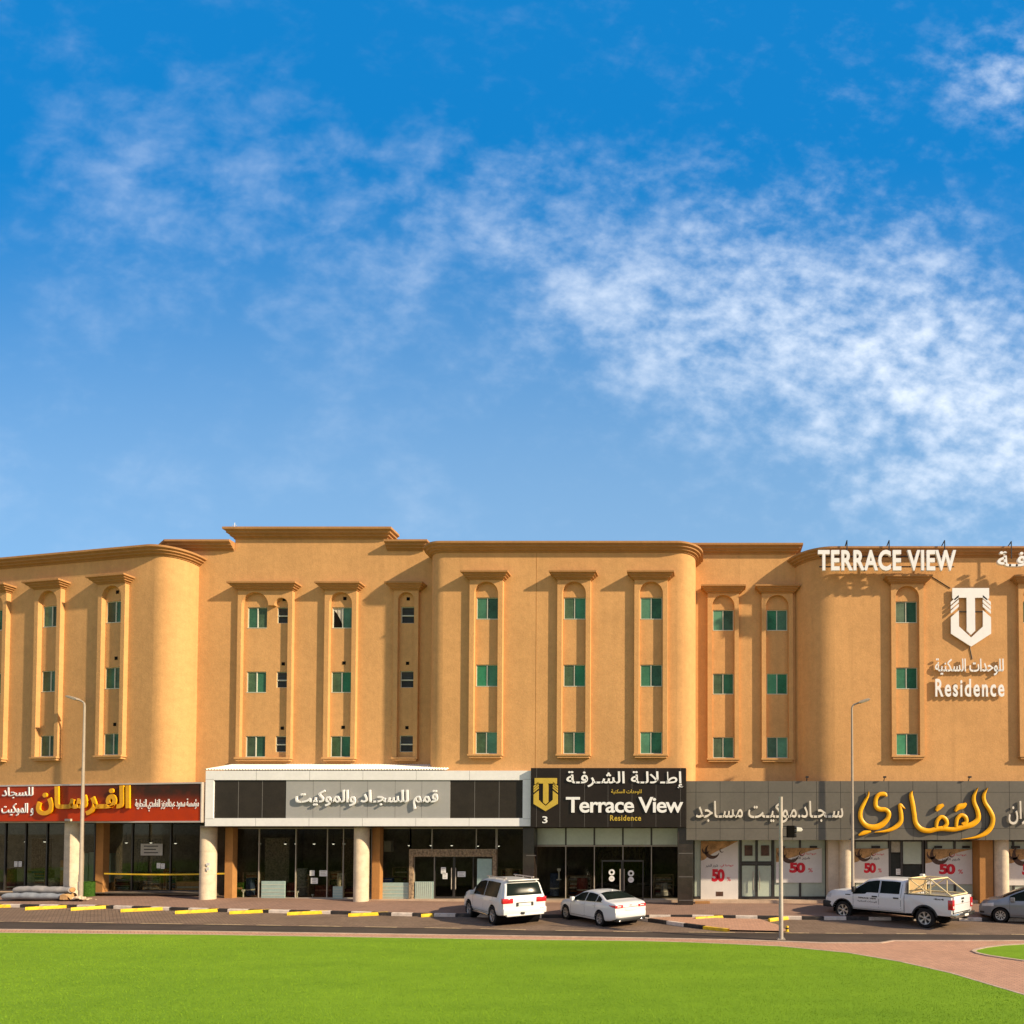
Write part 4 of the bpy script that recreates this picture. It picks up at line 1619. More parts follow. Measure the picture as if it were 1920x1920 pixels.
X, Y = G(1464.5, 1762)
t = thing('signal_pole', (X, Y, .02), 'bare grey steel pole with a black signal box, standing at the near road edge', 'pole')
zt_ = P(1463, 1494, Y)[1]
mb = MB()
mb.lathe([(0, .02), (.085, .02), (.085, 1.4), (.078, 1.42), (.075, zt_), (0, zt_)], (X, Y, 0), n=16)
mb.build('pole', M['steel'], t, smooth=40)
mb = MB()
mb.box(X - .15, X + .15, Y - .15, Y + .15, .015, .035)
for a in (-.11, .11):
    for b in (-.11, .11):
        mb.tube((X + a, Y + b, .035), (X + a, Y + b, .08), .018, n=6)
mb.build('base_plate', M['steel'], t)
a, z1 = P(1475, 1548, Y)
b, z0 = P(1489.5, 1570.5, Y)
mb = MB()
mb.box(a, b, Y - .12, Y + .12, z0, z1)
k = mb.build('signal_box', M['black'], t, bevel=.02)
mb = MB()
for q in range(3):
    zc = z0 + (z1 - z0) * (q + .5) / 3
    mb.tube((b - .01, Y, zc), (b + .07, Y, zc), .065, .07, 12)
mb.build('visor', M['dark'], k)
mb = MB()
for zz in (z0 + .03, z1 - .03):
    mb.tube((X, Y, zz), (a + .02, Y, zz), .018, n=6)
mb.build('bracket', M['dark'], t)
c, zc = P(1490, 1553, Y)
d, zd = P(1505, 1556, Y)
mb = MB()
mb.prism([(c + .07, zc + .04), (d - .05, zc + .02), (d, zd), (d - .06, zd - .06), (c + .07, zc - .12)], Y - .05, Y + .05)
mb.build('camera', M['white'], t, bevel=.01)

# ------------------------------------------------------------------ wheel stops
ws = [(-20, 40, 1702, 1700), (47, 124, 1706, 1702), (133, 211, 1707, 1702), (226, 307, 1709.5, 1706), (328, 410, 1713, 1709), (430, 511, 1713.5, 1710), (538, 615, 1715.5, 1712.5), (653, 729, 1718, 1715), (790, 846, 1719, 1716), (1305, 1362, 1725, 1721.5), (1444, 1490, 1727.5, 1722)]
wl_lab = ['yellow wheel stop at the left edge of the photo', 'yellow wheel stop in front of the carpet rolls', 'yellow wheel stop before the left street lamp', 'yellow wheel stop before the brown pier of the red banner shop',
          'yellow wheel stop before the column where red banner meets white fascia', 'yellow wheel stop left of the middle of the white fascia shop', 'yellow wheel stop second to the left of the white fascia column', 'yellow wheel stop below the middle column of the white fascia shop',
          'dull yellow wheel stop in the shade just left of the big car', 'yellow wheel stop behind the striped island, right of the saloon car', 'yellow wheel stop behind the signal pole']
for (xa, xb, ya, yb), lab in zip(ws, wl_lab):
    a, b = Vector(G(xa, ya)), Vector(G(xb, yb))
    d = (b - a)
    L = d.length
    ang = math.atan2(d.y, d.x)
    zc = zg((a.x + b.x) / 2)
    o = thing('wheel_stop', (a.x, a.y, zc), lab, 'wheel stop', 'yellow wheel stops along the kerb', ang)
    mb = MB()
    pr = [(-.08, -.03), (.08, -.03), (.075, .05), (.05, .13), (-.05, .13), (-.075, .05)]
    mb.prism([(p + .08, q) for p, q in pr], .06, L - .06, axis='X')
    mb.build('bar', M['yellow'], o, local=True, bevel=.012)
    for e0_, e1_ in ((0.0, .058), (L - .058, L)):
        mb = MB()
        mb.prism([(p * .95 + .08, q * .97) for p, q in pr], e0_, e1_, axis='X')
        mb.build('end_block', M['yellow'], o, local=True)
    mb = MB()
    for q in (.25, .75):
        mb.tube((L * q, .08, .131), (L * q, .08, .14), .022, n=8)
    mb.build('bolt', M['steel'], o, local=True)

X, Y = G(1476, 1749)
t = thing('bollard', (X, Y, .05), 'short yellow bollard just right of the signal pole', 'bollard')
mb = MB()
mb.lathe([(0, 0), (.075, 0), (.075, .02), (.06, .03), (.06, .20), (.05, .23), (0, .235)], (X, Y, .05), n=14)
mb.build('post', M['yellow'], t, smooth=40)
mb = MB()
mb.lathe([(.0605, .10), (.062, .11), (.062, .15), (.0605, .16)], (X, Y, .05), n=14)
mb.build('band', M['kerbb'], t)

# ------------------------------------------------------------------ carpet rolls and other things on the sidewalk
def roll(name, x0, x1, yb, Y, r, mat, label, cat, group=None, sag=.03, z=None, core='cardboard'):
    a, b = P(x0, yb, Y)[0], P(x1, yb, Y)[0]
    zb = z if z is not None else zg(a) + .3
    t = thing(name, ((a + b) / 2, Y, zb), label, cat, group)
    mb = MB()
    n, m_ = 26, 22
    rows = []
    for i in range(n + 1):
        f = i / n
        xx = a + (b - a) * f
        rr = r * (.86 + .2 * math.sin(math.pi * min(1, max(0, f)) * .9 + .25) + .05 * math.sin(f * 19) + .03 * math.sin(f * 41))
        zc = zb + rr * .86 + sag * math.sin(f * 7)
        rows.append([(xx, Y + rr * math.cos(2 * math.pi * k / m_) * 1.12, zc + rr * .86 * math.sin(2 * math.pi * k / m_)) for k in range(m_)])
    mb.grid(rows, True)
    for rw, s in ((0, -1), (n, 1)):
        c = [rows[rw][k] for k in range(m_)]
        mb.poly(c)
    mb.build('wrap', mat, t, smooth=50)
    mb = MB()
    mb.tube((b - .2, Y, zb + r * .86), (b + .05, Y, zb + r * .86), r * .62, n=18)
    mb.build('core', M[core], t)
    return t


zc = zg(-36) + .29
roll('carpet_roll', 10, 118, 1690, 31.6, .19, M['carpetb'], 'blue grey wrapped carpet roll lying lowest, on the sidewalk', 'carpet roll', 'carpet rolls on the sidewalk', .01, zc)
roll('carpet_roll', 26, 137, 1690, 32.05, .19, M['carpetb'], 'grey carpet roll behind the front one, mostly hidden', 'carpet roll', 'carpet rolls on the sidewalk', .01, zc)
roll('carpet_roll', 31, 134, 1690, 31.84, .20, M['carpet'], 'grey carpet roll lying on top of the two others', 'carpet roll', 'carpet rolls on the sidewalk', .02, zc + .30)
X, z = P(124, 1690, 31.5)
t = thing('cardboard_box', (X, 31.5, zc), 'crushed orange brown cardboard piece at the end of the carpet rolls', 'cardboard')
mb = MB()
mb.prism([(X - .2, zc), (X + .2, zc), (X + .23, zc + .2), (X + .05, zc + .30), (X - .18, zc + .26)], 31.35, 31.6)
mb.build('body', M['cardboard'], t, bevel=.02)
mb = MB()
mb.poly([(X + .2, 31.35, zc + .2), (X + .42, 31.3, zc + .05), (X + .42, 31.6, zc + .05), (X + .2, 31.6, zc + .2)])
mb.poly([(X + .2, 31.35, zc + .205), (X + .2, 31.6, zc + .205), (X + .42, 31.6, zc + .055), (X + .42, 31.3, zc + .055)])
mb.build('flap', M['cardboard'], t)
# rubble: an uncountable scatter of chips
mb = MB()
for k in range(150):
    px_ = random.gauss(148, 11)
    Yk = random.uniform(31.3, 32.2)
    Xk = P(px_, 1688, Yk)[0]
    s_ = random.uniform(.03, .11) * (1 if abs(px_ - 146) < 14 else .5)
    zk = zc + random.uniform(0, .14) * max(0, 1 - abs(px_ - 146) / 16)
    n_ = 5
    b_ = random.random() * 6
    pts = [(Xk + s_ * math.cos(b_ + q * 2 * math.pi / n_) * random.uniform(.6, 1.3), Yk + s_ * math.sin(b_ + q * 2 * math.pi / n_), zk) for q in range(n_)]
    top = [(x_ * .5 + Xk * .5 + .01, y_ * .5 + Yk * .5, zk + s_ * random.uniform(.4, .9)) for x_, y_, _ in pts]
    mb.grid([pts, top], True)
    mb.poly(top)
tag(mb.build('rubble', M['rubble']), 'scatter of pale rubble at the foot of the left street lamp', 'rubble', kind='stuff')
X = P(165, 1670, 33.0)[0]
t = thing('turf_roll', (X, 33, zc), 'upright roll of green artificial turf between column and brown pier', 'turf roll')
mb = MB()
rows = []
for k in range(60):
    a_ = k * .42
    r_ = .12 + .0085 * k
    rows.append([(X + r_ * math.cos(a_) * .62, 33 + r_ * math.sin(a_) * .5, zc), (X + r_ * math.cos(a_) * .62, 33 + r_ * math.sin(a_) * .5, zc + .78 + .03 * math.sin(a_))])
mb.grid(rows)
mb.build('mat', M['turf'], t)
mb = MB()
mb.tube((X, 33, zc), (X, 33, zc + .8), .1, n=12)
mb.build('core', M['turf'], t)

X, z = P(906, 1706, 30.7)
t = thing('litter_bag', (X, 30.7, .16), 'white plastic bag of litter lying on the kerb left of the big car', 'bag')
mb = MB()
rows = []
for i in range(9):
    th_ = math.pi * i / 8
    rows.append([(X + .27 * math.sin(th_) * math.cos(p_ * .45) * (1 + .25 * math.sin(p_ * 2.1 + i)), 30.75 + .17 * math.sin(th_) * math.sin(p_ * .45) * (1 + .2 * math.cos(p_ * 3 + i)), .16 + .13 * (1 - math.cos(th_)) * (.8 + .2 * math.sin(p_ + i))) for p_ in range(14)])
mb.grid(rows, True)
mb.build('body', M['bag'], t, smooth=60)
mb = MB()
mb.tube((X - .18, 30.75, .34), (X - .30, 30.73, .43), .05, .10, 7)
mb.build('knot', M['bag'], t)

# caution tape
a, z = P(195, 1638, 33.3)
b, zb_ = P(421, 1638, 32.2)
mb = MB()
n = 40
rows = []
for k in range(n + 1):
    f = k / n
    zz = z + (zb_ - z) * f - .05 * math.sin(math.pi * f)
    yy = 33.3 + (32.2 - 33.3) * f
    rows.append([(a + (b - a) * f, yy, zz - .04), (a + (b - a) * f, yy + .006 * math.sin(k), zz + .04)])
mb.grid(rows)
tag(mb.build('caution_tape', M['tape']), 'yellow tape stretched between the brown piers and across the red banner shop', 'tape')

# ------------------------------------------------------------------ posters on the glass of the east shop
def poster(x0, x1, y0, y1, lab, low=False, Y=YG - .075, wide=False, cut=None):
    wl_ = Wall(0, Y)
    u0, u1, w0, w1 = rect_px(wl_, x0, x1, y0, y1)
    t = thing('sale_poster', ((u0 + u1) / 2, Y, w0), lab, 'poster', 'sale posters in the east shop window')
    W, H = u1 - u0, w1 - w0
    mb = MB(wl_)
    mb.box(u0, u1, -.012, 0, w0, w1)
    mb.build('sheet', M['posterw'], t)

    def q(a, b):
        return (u0 + a * W, w0 + b * H)
    top = .62 if low else .55
    mb = MB(wl_)
    mb.poly([(*q(.0, 1), 0)][:0] or [(q(*p)[0], .0015, q(*p)[1]) for p in ((0.0, top + .04), (.10, top + .06), (.22, top + .13), (.42, top + .2), (.70, .9), (.9, .97), (1, 1), (0, 1))])
    mb.build('tan_print', M['postertan'], t)
    mb = MB(wl_)

    def crescent(cx, cy, r, rot):
        c = q(cx, cy)
        rr = r * W
        o_ = [(c[0] + rr * math.cos(R(rot + a)), c[1] + rr * math.sin(R(rot + a))) for a in range(-115, 116, 10)]
        i_ = [(c[0] + rr * .36 * math.cos(R(rot + 180)) + rr * .86 * math.cos(R(rot + a)), c[1] + rr * .36 * math.sin(R(rot + 180)) + rr * .86 * math.sin(R(rot + a))) for a in range(-97, 98, 8)]
        i_.reverse()
        k0 = [(x_, .003, z_) for x_, z_ in o_]
        k1 = [(x_, .003, z_) for x_, z_ in reversed(i_)]
        n_ = min(len(k0), len(k1))
        g_ = lambda L_, f_: L_[int(round(f_ * (len(L_) - 1)))]
        for j in range(n_ - 1):
            f0, f1 = j / (n_ - 1), (j + 1) / (n_ - 1)
            mb.poly([g_(k0, f0), g_(k0, f1), g_(k1, f1), g_(k1, f0)])
    crescent(.30, .82, .20, 235)
    crescent(.56, .84, .06, 215)
    crescent(.13, .84, .10, 250)
    mb.build('crescent_print', M['posterbrown'], t)
    yb = .505 if low else .36
    sc = H
    lettering('lettering', '50', (q(.29, 0)[0], q(.64, 0)[0], w0 + (.30 if low else .28) * H, w0 + (.52 if low else .58) * H), wl_, .001, .004, M['red'], t, .055, .86)
    lettering('lettering', '%', (q(.70, 0)[0], q(.80, 0)[0], w0 + (.31 if low else .3) * H, w0 + (.38 if low else .42) * H), wl_, .001, .003, M['red'], t, .01)
    if low:
        lettering('lettering', arabic('عروضنا في..'), (q(.50, 0)[0], q(.88, 0)[0], w0 + .545 * H, w0 + .605 * H), wl_, .001, .003, M['red'], t, .02)
        lettering('lettering', arabic('شهر الخير'), (q(.13, 0)[0], q(.46, 0)[0], w0 + .545 * H, w0 + .605 * H), wl_, .001, .003, M['ink'], t, .02)
        mb = MB(wl_)
        mb.box(q(.40, 0)[0], q(.60, 0)[0], 0, .003, w0 + .05 * H, w0 + .13 * H)
        mb.build('stamp', M['posterbrown'], t)
    else:
        lettering('lettering', arabic('عروضنا في..'), (q(.52, 0)[0], q(.88, 0)[0], w0 + .78 * H, w0 + .87 * H), wl_, .001, .003, M['red'], t, .02)
        lettering('lettering', arabic('شهر الخير'), (q(.34, 0)[0], q(.74, 0)[0], w0 + .66 * H, w0 + .75 * H), wl_, .001, .003, M['ink'], t, .02)
    return t


poster(1314, 1384, 1577, 1686, 'tall sale poster beside the black pillar, reaching almost to the ground', True)
poster(1455, 1541, 1590, 1655, 'sale poster partly behind the signal pole, right of the glass doors')
poster(1601, 1666, 1591, 1655, 'sale poster just right of the right street lamp')
poster(1735, 1823, 1592, 1658, 'sale poster in the window above the pickup bed')
poster(1888, 1985, 1592, 1660, 'sale poster cut off by the right edge of the photo')

# ------------------------------------------------------------------ stickers and papers on doors
def sticker(x, y, r, Y, lab, hole=True):
    wl_ = Wall(0, Y)
    u0, w0 = wl_.at(x, y)
    rr = r / 36.
    t = thing('door_sticker', (u0, Y, w0), lab, 'sticker', 'round stickers on the entrance doors')
    mb = MB(wl_)
    k = 24
    ri = rr * .45 if hole else 0.001
    mb.grid([[(u0 + q_ * math.cos(2 * math.pi * j / k), .004, w0 + q_ * math.sin(2 * math.pi * j / k)) for j in range(k)] for q_ in (rr, ri)], True)
    mb.build('disc', M['paper'], t)
    if not hole:
        lettering('print', '24', (u0 - rr * .5, u0 + rr * .5, w0 - rr * .35, w0 + rr * .35), wl_, .006, .002, M['board'], t, .0)
    else:
        mb = MB(wl_)
        mb.box(u0 - rr * .2, u0 + rr * .2, .004, .006, w0 - rr * .8, w0 - rr * .6)
        mb.build('print', M['board'], t)
    return t


YD = YG - .1 - .045
sticker(1147, 1635.5, 6, YD, 'white ring sticker on the left entrance door leaf')
sticker(1147, 1647.5, 5.6, YD, 'white round sticker below the ring on the left entrance door', False)
sticker(1183, 1637.5, 6, YD, 'white ring sticker on the right entrance door leaf')
sticker(1183, 1649.5, 5.6, YD, 'white round sticker below the ring on the right entrance door', False)


def notice(x0, x1, y0, y1, Y, lab, mat='paper', name='paper_notice', cat='notice'):
    wl_ = Wall(0, Y)
    u0, u1, w0, w1 = rect_px(wl_, x0, x1, y0, y1)
    t = thing(name, ((u0 + u1) / 2, Y, w0), lab, cat, 'paper notices on the shop glass')
    mb = MB(wl_)
    mb.box(u0, u1, 0, .01, w0, w1)
    mb.build('sheet', M[mat], t)
    mb = MB(wl_)
    nl = 3
    for k in range(nl):
        zz = w0 + (w1 - w0) * (k + .7) / (nl + .6)
        mb.box(u0 + (u1 - u0) * .15, u0 + (u1 - u0) * (.8 - .1 * (k % 2)), .01, .012, zz, zz + (w1 - w0) * .09)
    mb.build('print', M['board' if mat == 'paper' else 'ink'], t)
    return t


notice(27, 33, 1615, 1625, YGL - .05, 'left of two small white papers on the red banner shop window')
notice(35, 41, 1615, 1625, YGL - .05, 'right of two small white papers on the red banner shop window')
notice(264, 305, 1582, 1604, YGL - .3, 'big pale grey board hanging in the red banner shop window', 'board', 'hanging_board', 'board')
notice(294, 301, 1618, 1628, YGL - .3, 'white paper left of its twin, on the glass under the hanging board')
notice(302, 309, 1619, 1629, YGL - .3, 'white paper right of its twin, on the glass under the hanging board')
notice(581, 590, 1632, 1642, YG - .05, 'small square paper on the white fascia shop window, left one')
notice(599, 614, 1632, 1643, YG - .05, 'wider white paper on the white fascia shop window, right one')
notice(583, 596, 1646, 1657, YG - .05, 'white printed figure sheet below the two papers on the window')
notice(827, 836, 1626, 1638, YG - .08, 'upper white notice on the left door leaf in the carved frame')
notice(830, 839, 1637, 1648, YG - .08, 'lower white notice on the left door leaf in the carved frame')
notice(858, 873, 1634, 1644, YG - .08, 'white notice on the right door leaf in the carved frame')
notice(1680, 1690, 1629, 1640, YG - .02, 'white paper in the dark window above the pickup roof')
notice(387, 394, 1618, 1623, 31.73, 'small white sticker on the stone column, upper one')
notice(387, 393, 1626, 1632, 31.73, 'small white sticker on the stone column, lower one')

# ------------------------------------------------------------------ things inside the shops
def panel_stack(x0, x1, y0, y1, Y, mat, lab, n=5, vertical=False):
    wl_ = Wall(0, Y)
    u0, u1, w0, w1 = rect_px(wl_, x0, x1, y0, y1)
    t = thing('leaning_board', ((u0 + u1) / 2, Y, w0), lab, 'board', 'pale panels in the shop windows')
    mb = MB(wl_)
    mb.box(u0, u1, -.05, 0, w0, w1)
    mb.build('sheet', M[mat], t)
    mb = MB(wl_)
    for k in range(1, n):
        if vertical:
            c = u0 + (u1 - u0) * k / n
            mb.box(c - .012, c + .012, 0, .012, w0 + .02, w1 - .02)
        else:
            c = w0 + (w1 - w0) * k / n
            mb.box(u0 + .02, u1 - .02, 0, .012, c - .012, c + .012)
    mb.build('rib', M['frame_w'], t)
    return t


panel_stack(490, 534, 1652, 1686.5, YG - .06, 'frost', 'wide blue green panel in the left window of the white fascia shop')
panel_stack(624, 642, 1662, 1688, YG - .06, 'frost', 'narrow pale panel left of the middle column of the white fascia shop')
panel_stack(712, 766, 1655, 1689, YG - .06, 'frost', 'wide ribbed pale green panel right of the orange pier')
panel_stack(778, 812, 1653, 1689, YG - .09, 'frost', 'pale panel with upright ribs inside the carved door frame', 9, True)


def box_thing(name, x0, x1, y0, y1, Y, d, mat, lab, cat, mat2=None, group=None):
    a, z1 = P(x0, y0, Y)
    b, z0 = P(x1, y1, Y)
    t = thing(name, ((a + b) / 2, Y, z0), lab, cat, group)
    mb = MB()
    mb.box(a, b, Y, Y + d, z0, z1)
    mb.build('body', M[mat], t, bevel=.012)
    mb = MB()
    mb.box(a + .03, b - .03, Y - .012, Y, z0 + .6 * (z1 - z0), z0 + .72 * (z1 - z0))
    mb.build('edge_strip', M[mat2 or 'darkmetal'], t)
    return t


box_thing('carpet_pile', 331, 373, 1653, 1684, 34.4, .8, 'cardboard', 'tan crate of folded rugs in the right end of the red banner shop', 'rug pile', 'curtain')
box_thing('carpet_pile', 645, 664, 1667, 1687, 33.5, .7, 'rugred', 'dark red pile of rugs left of the middle column', 'rug pile', 'cardboard')
box_thing('carpet_pile', 590, 622, 1660, 1687, 34.0, .9, 'rugred', 'low dark red rug pile behind the papers on the window', 'rug pile', 'brownbox')
box_thing('door_leaf', 158, 164, 1600, 1655, 34.6, .06, 'frost', 'pale door leaf leaning behind the glass, left of its twin', 'door leaf', 'frost')
box_thing('door_leaf', 167, 176, 1598, 1654, 34.65, .06, 'frost', 'pale door leaf leaning behind the glass next to the brown pier', 'door leaf', 'frost')
box_thing('display_case', 194, 207, 1600, 1655, 34.6, .5, 'frost', 'tall pale display case right of the brown pier', 'case', 'frost')
box_thing('display_case', 221, 237, 1636, 1658, 35.2, .5, 'frost', 'low white case standing deeper in the red banner shop', 'case', 'frost')
box_thing('display_case', 113, 128, 1613, 1660, 34.7, .5, 'cardboard', 'tan case behind the glass left of the stone column', 'case', 'curtain')
box_thing('storage_box', 714, 735, 1647, 1654.5, 33.4, .4, 'bluebox', 'blue box on top of the ribbed pale panel', 'box', 'paper')
box_thing('storage_box', 444, 455, 1655, 1686, 33.3, .3, 'turf', 'dark green patterned roll end beside the left window edge', 'box', 'cardboard')
box_thing('wall_cabinet', 720, 733, 1577, 1597, 34.6, .3, 'board', 'olive board hanging high behind the glass right of the orange pier', 'board', 'board')
box_thing('door_step', 1303, 1331, 1690, 1696, 32.2, .12, 'pier', 'orange brick step at the foot of the tall sale poster', 'step', 'cardboard')


def standing_roll(x, y0, y1, Y, r, mat, lab):
    X, z1 = P(x, y0, Y)
    z0 = P(x, y1, Y)[1]
    o = thing('rug_roll', (X, Y, z0), lab, 'rug roll', 'upright rug rolls inside the shops')
    mb = MB()
    mb.lathe([(0, z0), (r, z0), (r * 1.02, z0 + .02), (r, z1 - .02), (r * .95, z1), (r * .45, z1), (r * .45, z1 - .1), (0, z1 - .1)], (X, Y, 0), n=16)
    mb.build('pile', mat, o, smooth=40)
    mb = MB()
    zb_ = z0 + (z1 - z0) * .3
    mb.lathe([(r * 1.03, zb_), (r * 1.05, zb_ + .01), (r * 1.05, zb_ + .06), (r * 1.03, zb_ + .07)], (X, Y, 0), n=16)
    mb.build('tie', M['curtain'], o)


RUG = [pm('rug_' + n_, c_, .95, .1, var=.45, vs=10) for n_, c_ in (('maroon', (.16, .035, .03)), ('sand', (.36, .26, .16)), ('olive', (.13, .12, .06)), ('grey', (.24, .23, .22)), ('navy', (.04, .06, .12)), ('rust', (.26, .10, .05)), ('cream', (.48, .42, .33)))]
RN = ('maroon', 'sand', 'olive', 'grey', 'navy', 'rust', 'cream')
spots = [(22, 'at the far left of the red banner shop'), (62, 'second from the left in the red banner shop'), (98, 'left of the tan case'), (252, 'under the left end of the hanging board'), (318, 'right of the two small papers'), (352, 'behind the tan crate'),
         (470, 'left of the wide blue green panel'), (548, 'right of the wide blue green panel'), (566, 'left of the window papers'), (640, 'behind the narrow pale panel'), (746, 'behind the ribbed pale panel'), (795, 'inside the carved frame at left'), (955, 'right of the carved door frame'), (1040, 'behind the left entrance glass'), (1092, 'left of the entrance door leaves'), (1246, 'at the right end of the entrance glass')]
for q, (x, lab) in enumerate(spots):
    k = (q * 3) % 7
    Yk = (34.75 if x < 385 else 33.5) + .3 * (q % 3)
    standing_roll(x, 1628 + 9 * (q % 4), 1679, Yk, .2 + .05 * (q % 3), RUG[k], 'upright %s rug roll %s' % (RN[k], lab))

for x0, x1, Y, k, lab in ((497, 542, 36.5, 6, 'pale pleated curtain hanging in the left window of the white fascia shop'), (258, 300, 38.0, 3, 'grey pleated curtain hanging behind the hanging board'), (640, 662, 37, 1, 'sand pleated curtain left of the middle column'), (1120, 1210, 38.5, 2, 'olive pleated curtain deep behind the entrance doors'), (60, 95, 38, 1, 'sand pleated curtain at the back of the red banner shop')):
    a, z1 = P(x0, 1572, Y)
    b, z0 = P(x1, 1655, Y)
    o = thing('display_curtain', ((a + b) / 2, Y, z0), lab, 'curtain', 'curtains on show inside the shops')
    mb = MB()
    n = 60
    mb.grid([[(a + (b - a) * j / n, Y + .07 * math.sin(j * .9), z_) for j in range(n + 1)] for z_ in (z0, min(z1, 4.4))])
    mb.build('cloth', RUG[k], o, smooth=60)
    mb = MB()
    mb.tube((a - .1, Y, min(z1, 4.4) + .02), (b + .1, Y, min(z1, 4.4) + .02), .025, n=8)
    mb.build('rail', M['steel'], o)


def rug_rack(x0, x1, y0, Y, n, lab, seed):
    rr = random.Random(seed)
    a, z1 = P(x0, y0, Y)
    b, _ = P(x1, y0, Y)
    zb_ = .78 if x0 < 380 else .48
    o = thing('rug_rack', ((a + b) / 2, Y, zb_), lab, 'rack', 'racks of folded rugs inside the shops')
    mb = MB()
    for xx in (a, b):
        mb.box(xx - .025, xx + .025, Y, Y + .5, zb_, z1)
    lv = max(2, n // 3)
    hz = (z1 - zb_) / lv
    for k in range(lv + 1):
        mb.box(a + .025, b - .025, Y, Y + .5, zb_ + k * hz - (.03 if k == lv else 0), zb_ + k * hz + (.0 if k == lv else .03))
    mb.build('frame', M['wood'], o)
    for k in range(lv):
        z = zb_ + k * hz + .032
        top = zb_ + (k + 1) * hz - .05
        while z < top - .06:
            h = rr.uniform(.05, .12)
            w_ = rr.uniform(.0, .12)
            mb = MB()
            mb.box(a + .05 + w_, b - .05 - rr.uniform(0, .15), Y + .02 + rr.uniform(0, .05), Y + .46, z, min(top, z + h))
            mb.build('folded_rug', RUG[rr.randrange(7)], o, bevel=.02)
            z += h + .004


for q, (x0, x1, y0, Y, lab) in enumerate(((52, 84, 1632, 34.9, 'rack of folded rugs behind the glass left of the stone column by the red banner'), (215, 244, 1645, 34.6, 'low rack of folded rugs right of the brown pier'), (262, 300, 1640, 34.9, 'rack of folded rugs below the hanging board'), (312, 330, 1636, 34.6, 'narrow rack of folded rugs left of the tan crate'),
                                       (456, 484, 1636, 33.9, 'rack of folded rugs at the left end of the white fascia shop'), (556, 578, 1640, 34.0, 'rack of folded rugs left of the window papers'), (617, 640, 1634, 34.2, 'rack of folded rugs right of the window papers'), (736, 764, 1626, 34.3, 'tall rack of folded rugs behind the ribbed pale panel'),
                                       (940, 975, 1630, 34.0, 'rack of folded rugs right of the carved door frame'), (1064, 1108, 1642, 34.4, 'rack of folded rugs left of the entrance doors'), (1226, 1262, 1640, 34.2, 'rack of folded rugs right of the entrance doors'))):
    rug_rack(x0, x1, y0, Y, 9, lab, q)


def cone(x, y, Y, h, lab):
    X, z = P(x, y, Y)
    t = thing('display_stand', (X, Y, z), lab, 'stand', 'small white stands behind the glass')
    mb = MB()
    mb.lathe([(0, 0), (h * .28, 0), (h * .28, h * .08), (h * .1, h * .14), (h * .06, h * .8), (h * .14, h), (0, h * 1.02)], (X, Y, z), n=14)
    mb.build('stem', M['paper'], t, smooth=50)
    mb = MB()
    mb.box(X - h * .2, X + h * .2, Y - .02, Y + .02, z + h * 1.02, z + h * 1.25)
    mb.build('card', M['paper'], t)


cone(456, 1686, 33.2, .42, 'small white stand at the left end of the white fascia shop')
cone(557, 1687, 33.2, .38, 'small white stand in the middle of the left window')
cone(586, 1688, 33.2, .26, 'smallest white stand near the papers on the window')
cone(1048, 1650, 33.6, .5, 'small white figure stand behind the left entrance glass')

lamps = [(487, 1581, 0), (535, 1581, 1), (555, 1581, 2), (589, 1581, 3), (625, 1581, 4), (645, 1581, 5), (767, 1584, 6), (808, 1584, 7), (847, 1584, 8), (896, 1585, 9), (935, 1585, 10),
         (12, 1577, 11), (48, 1577, 12), (84, 1577, 13), (237, 1579, 14), (283, 1579, 15), (329, 1580, 16)]
names = ['first spotlight from the left in the white fascia shop', 'second spotlight from the left in the white fascia shop', 'third spotlight from the left in the white fascia shop', 'fourth spotlight from the left in the white fascia shop', 'fifth spotlight, left of the middle column', 'spotlight next to the middle column',
         'leftmost spotlight above the carved door frame', 'second spotlight above the carved door frame', 'middle spotlight above the carved door frame', 'fourth spotlight above the carved door frame', 'rightmost spotlight above the carved door frame',
         'spotlight at the far left of the red banner shop', 'second spotlight in the red banner shop window', 'third spotlight, left of the stone column by the red banner', 'spotlight right of the brown pier in the red banner shop', 'spotlight above the hanging board', 'spotlight right of the hanging board']
for (x, y, k), lab in zip(lamps, names):
    Yk = 33.45 if x > 385 else 34.45
    X, z = P(x, y, Yk)
    t = thing('shop_spotlight', (X, Yk, z), lab, 'spotlight', 'spotlights hanging in the shop windows')
    mb = MB()
    mb.lathe([(.03, .10), (.06, .06), (.075, 0), (.07, -.03), (.0, -.03)], (X, Yk, z), n=12)
    mb.tube((X, Yk, z + .08), (X, Yk, z + .55), .008, n=5)
    mb.build('housing', M['dark'], t)
    mb = MB()
    mb.lathe([(0, -.075), (.045, -.06), (.066, -.03), (0, -.031)], (X, Yk, z), n=12)
    mb.build('bulb', M['lamp'], t)

X, z = P(440, 985, YSL + .3)
t = thing('roof_antenna', (X, YSL + .3, Z_TT), 'thin pale antenna on the left end of the raised parapet', 'antenna')
mb = MB()
mb.tube((X, YSL + .3, Z_TT - .05), (X, YSL + .3, Z_TT + .55), .02, .012, 6)
mb.build('mast', M['white'], t)
mb = MB()
mb.tube((X - .12, YSL + .3, Z_TT + .4), (X + .12, YSL + .3, Z_TT + .4), .012, n=6)
mb.tube((X - .08, YSL + .3, Z_TT + .28), (X + .08, YSL + .3, Z_TT + .28), .012, n=6)
mb.build('element', M['white'], t)

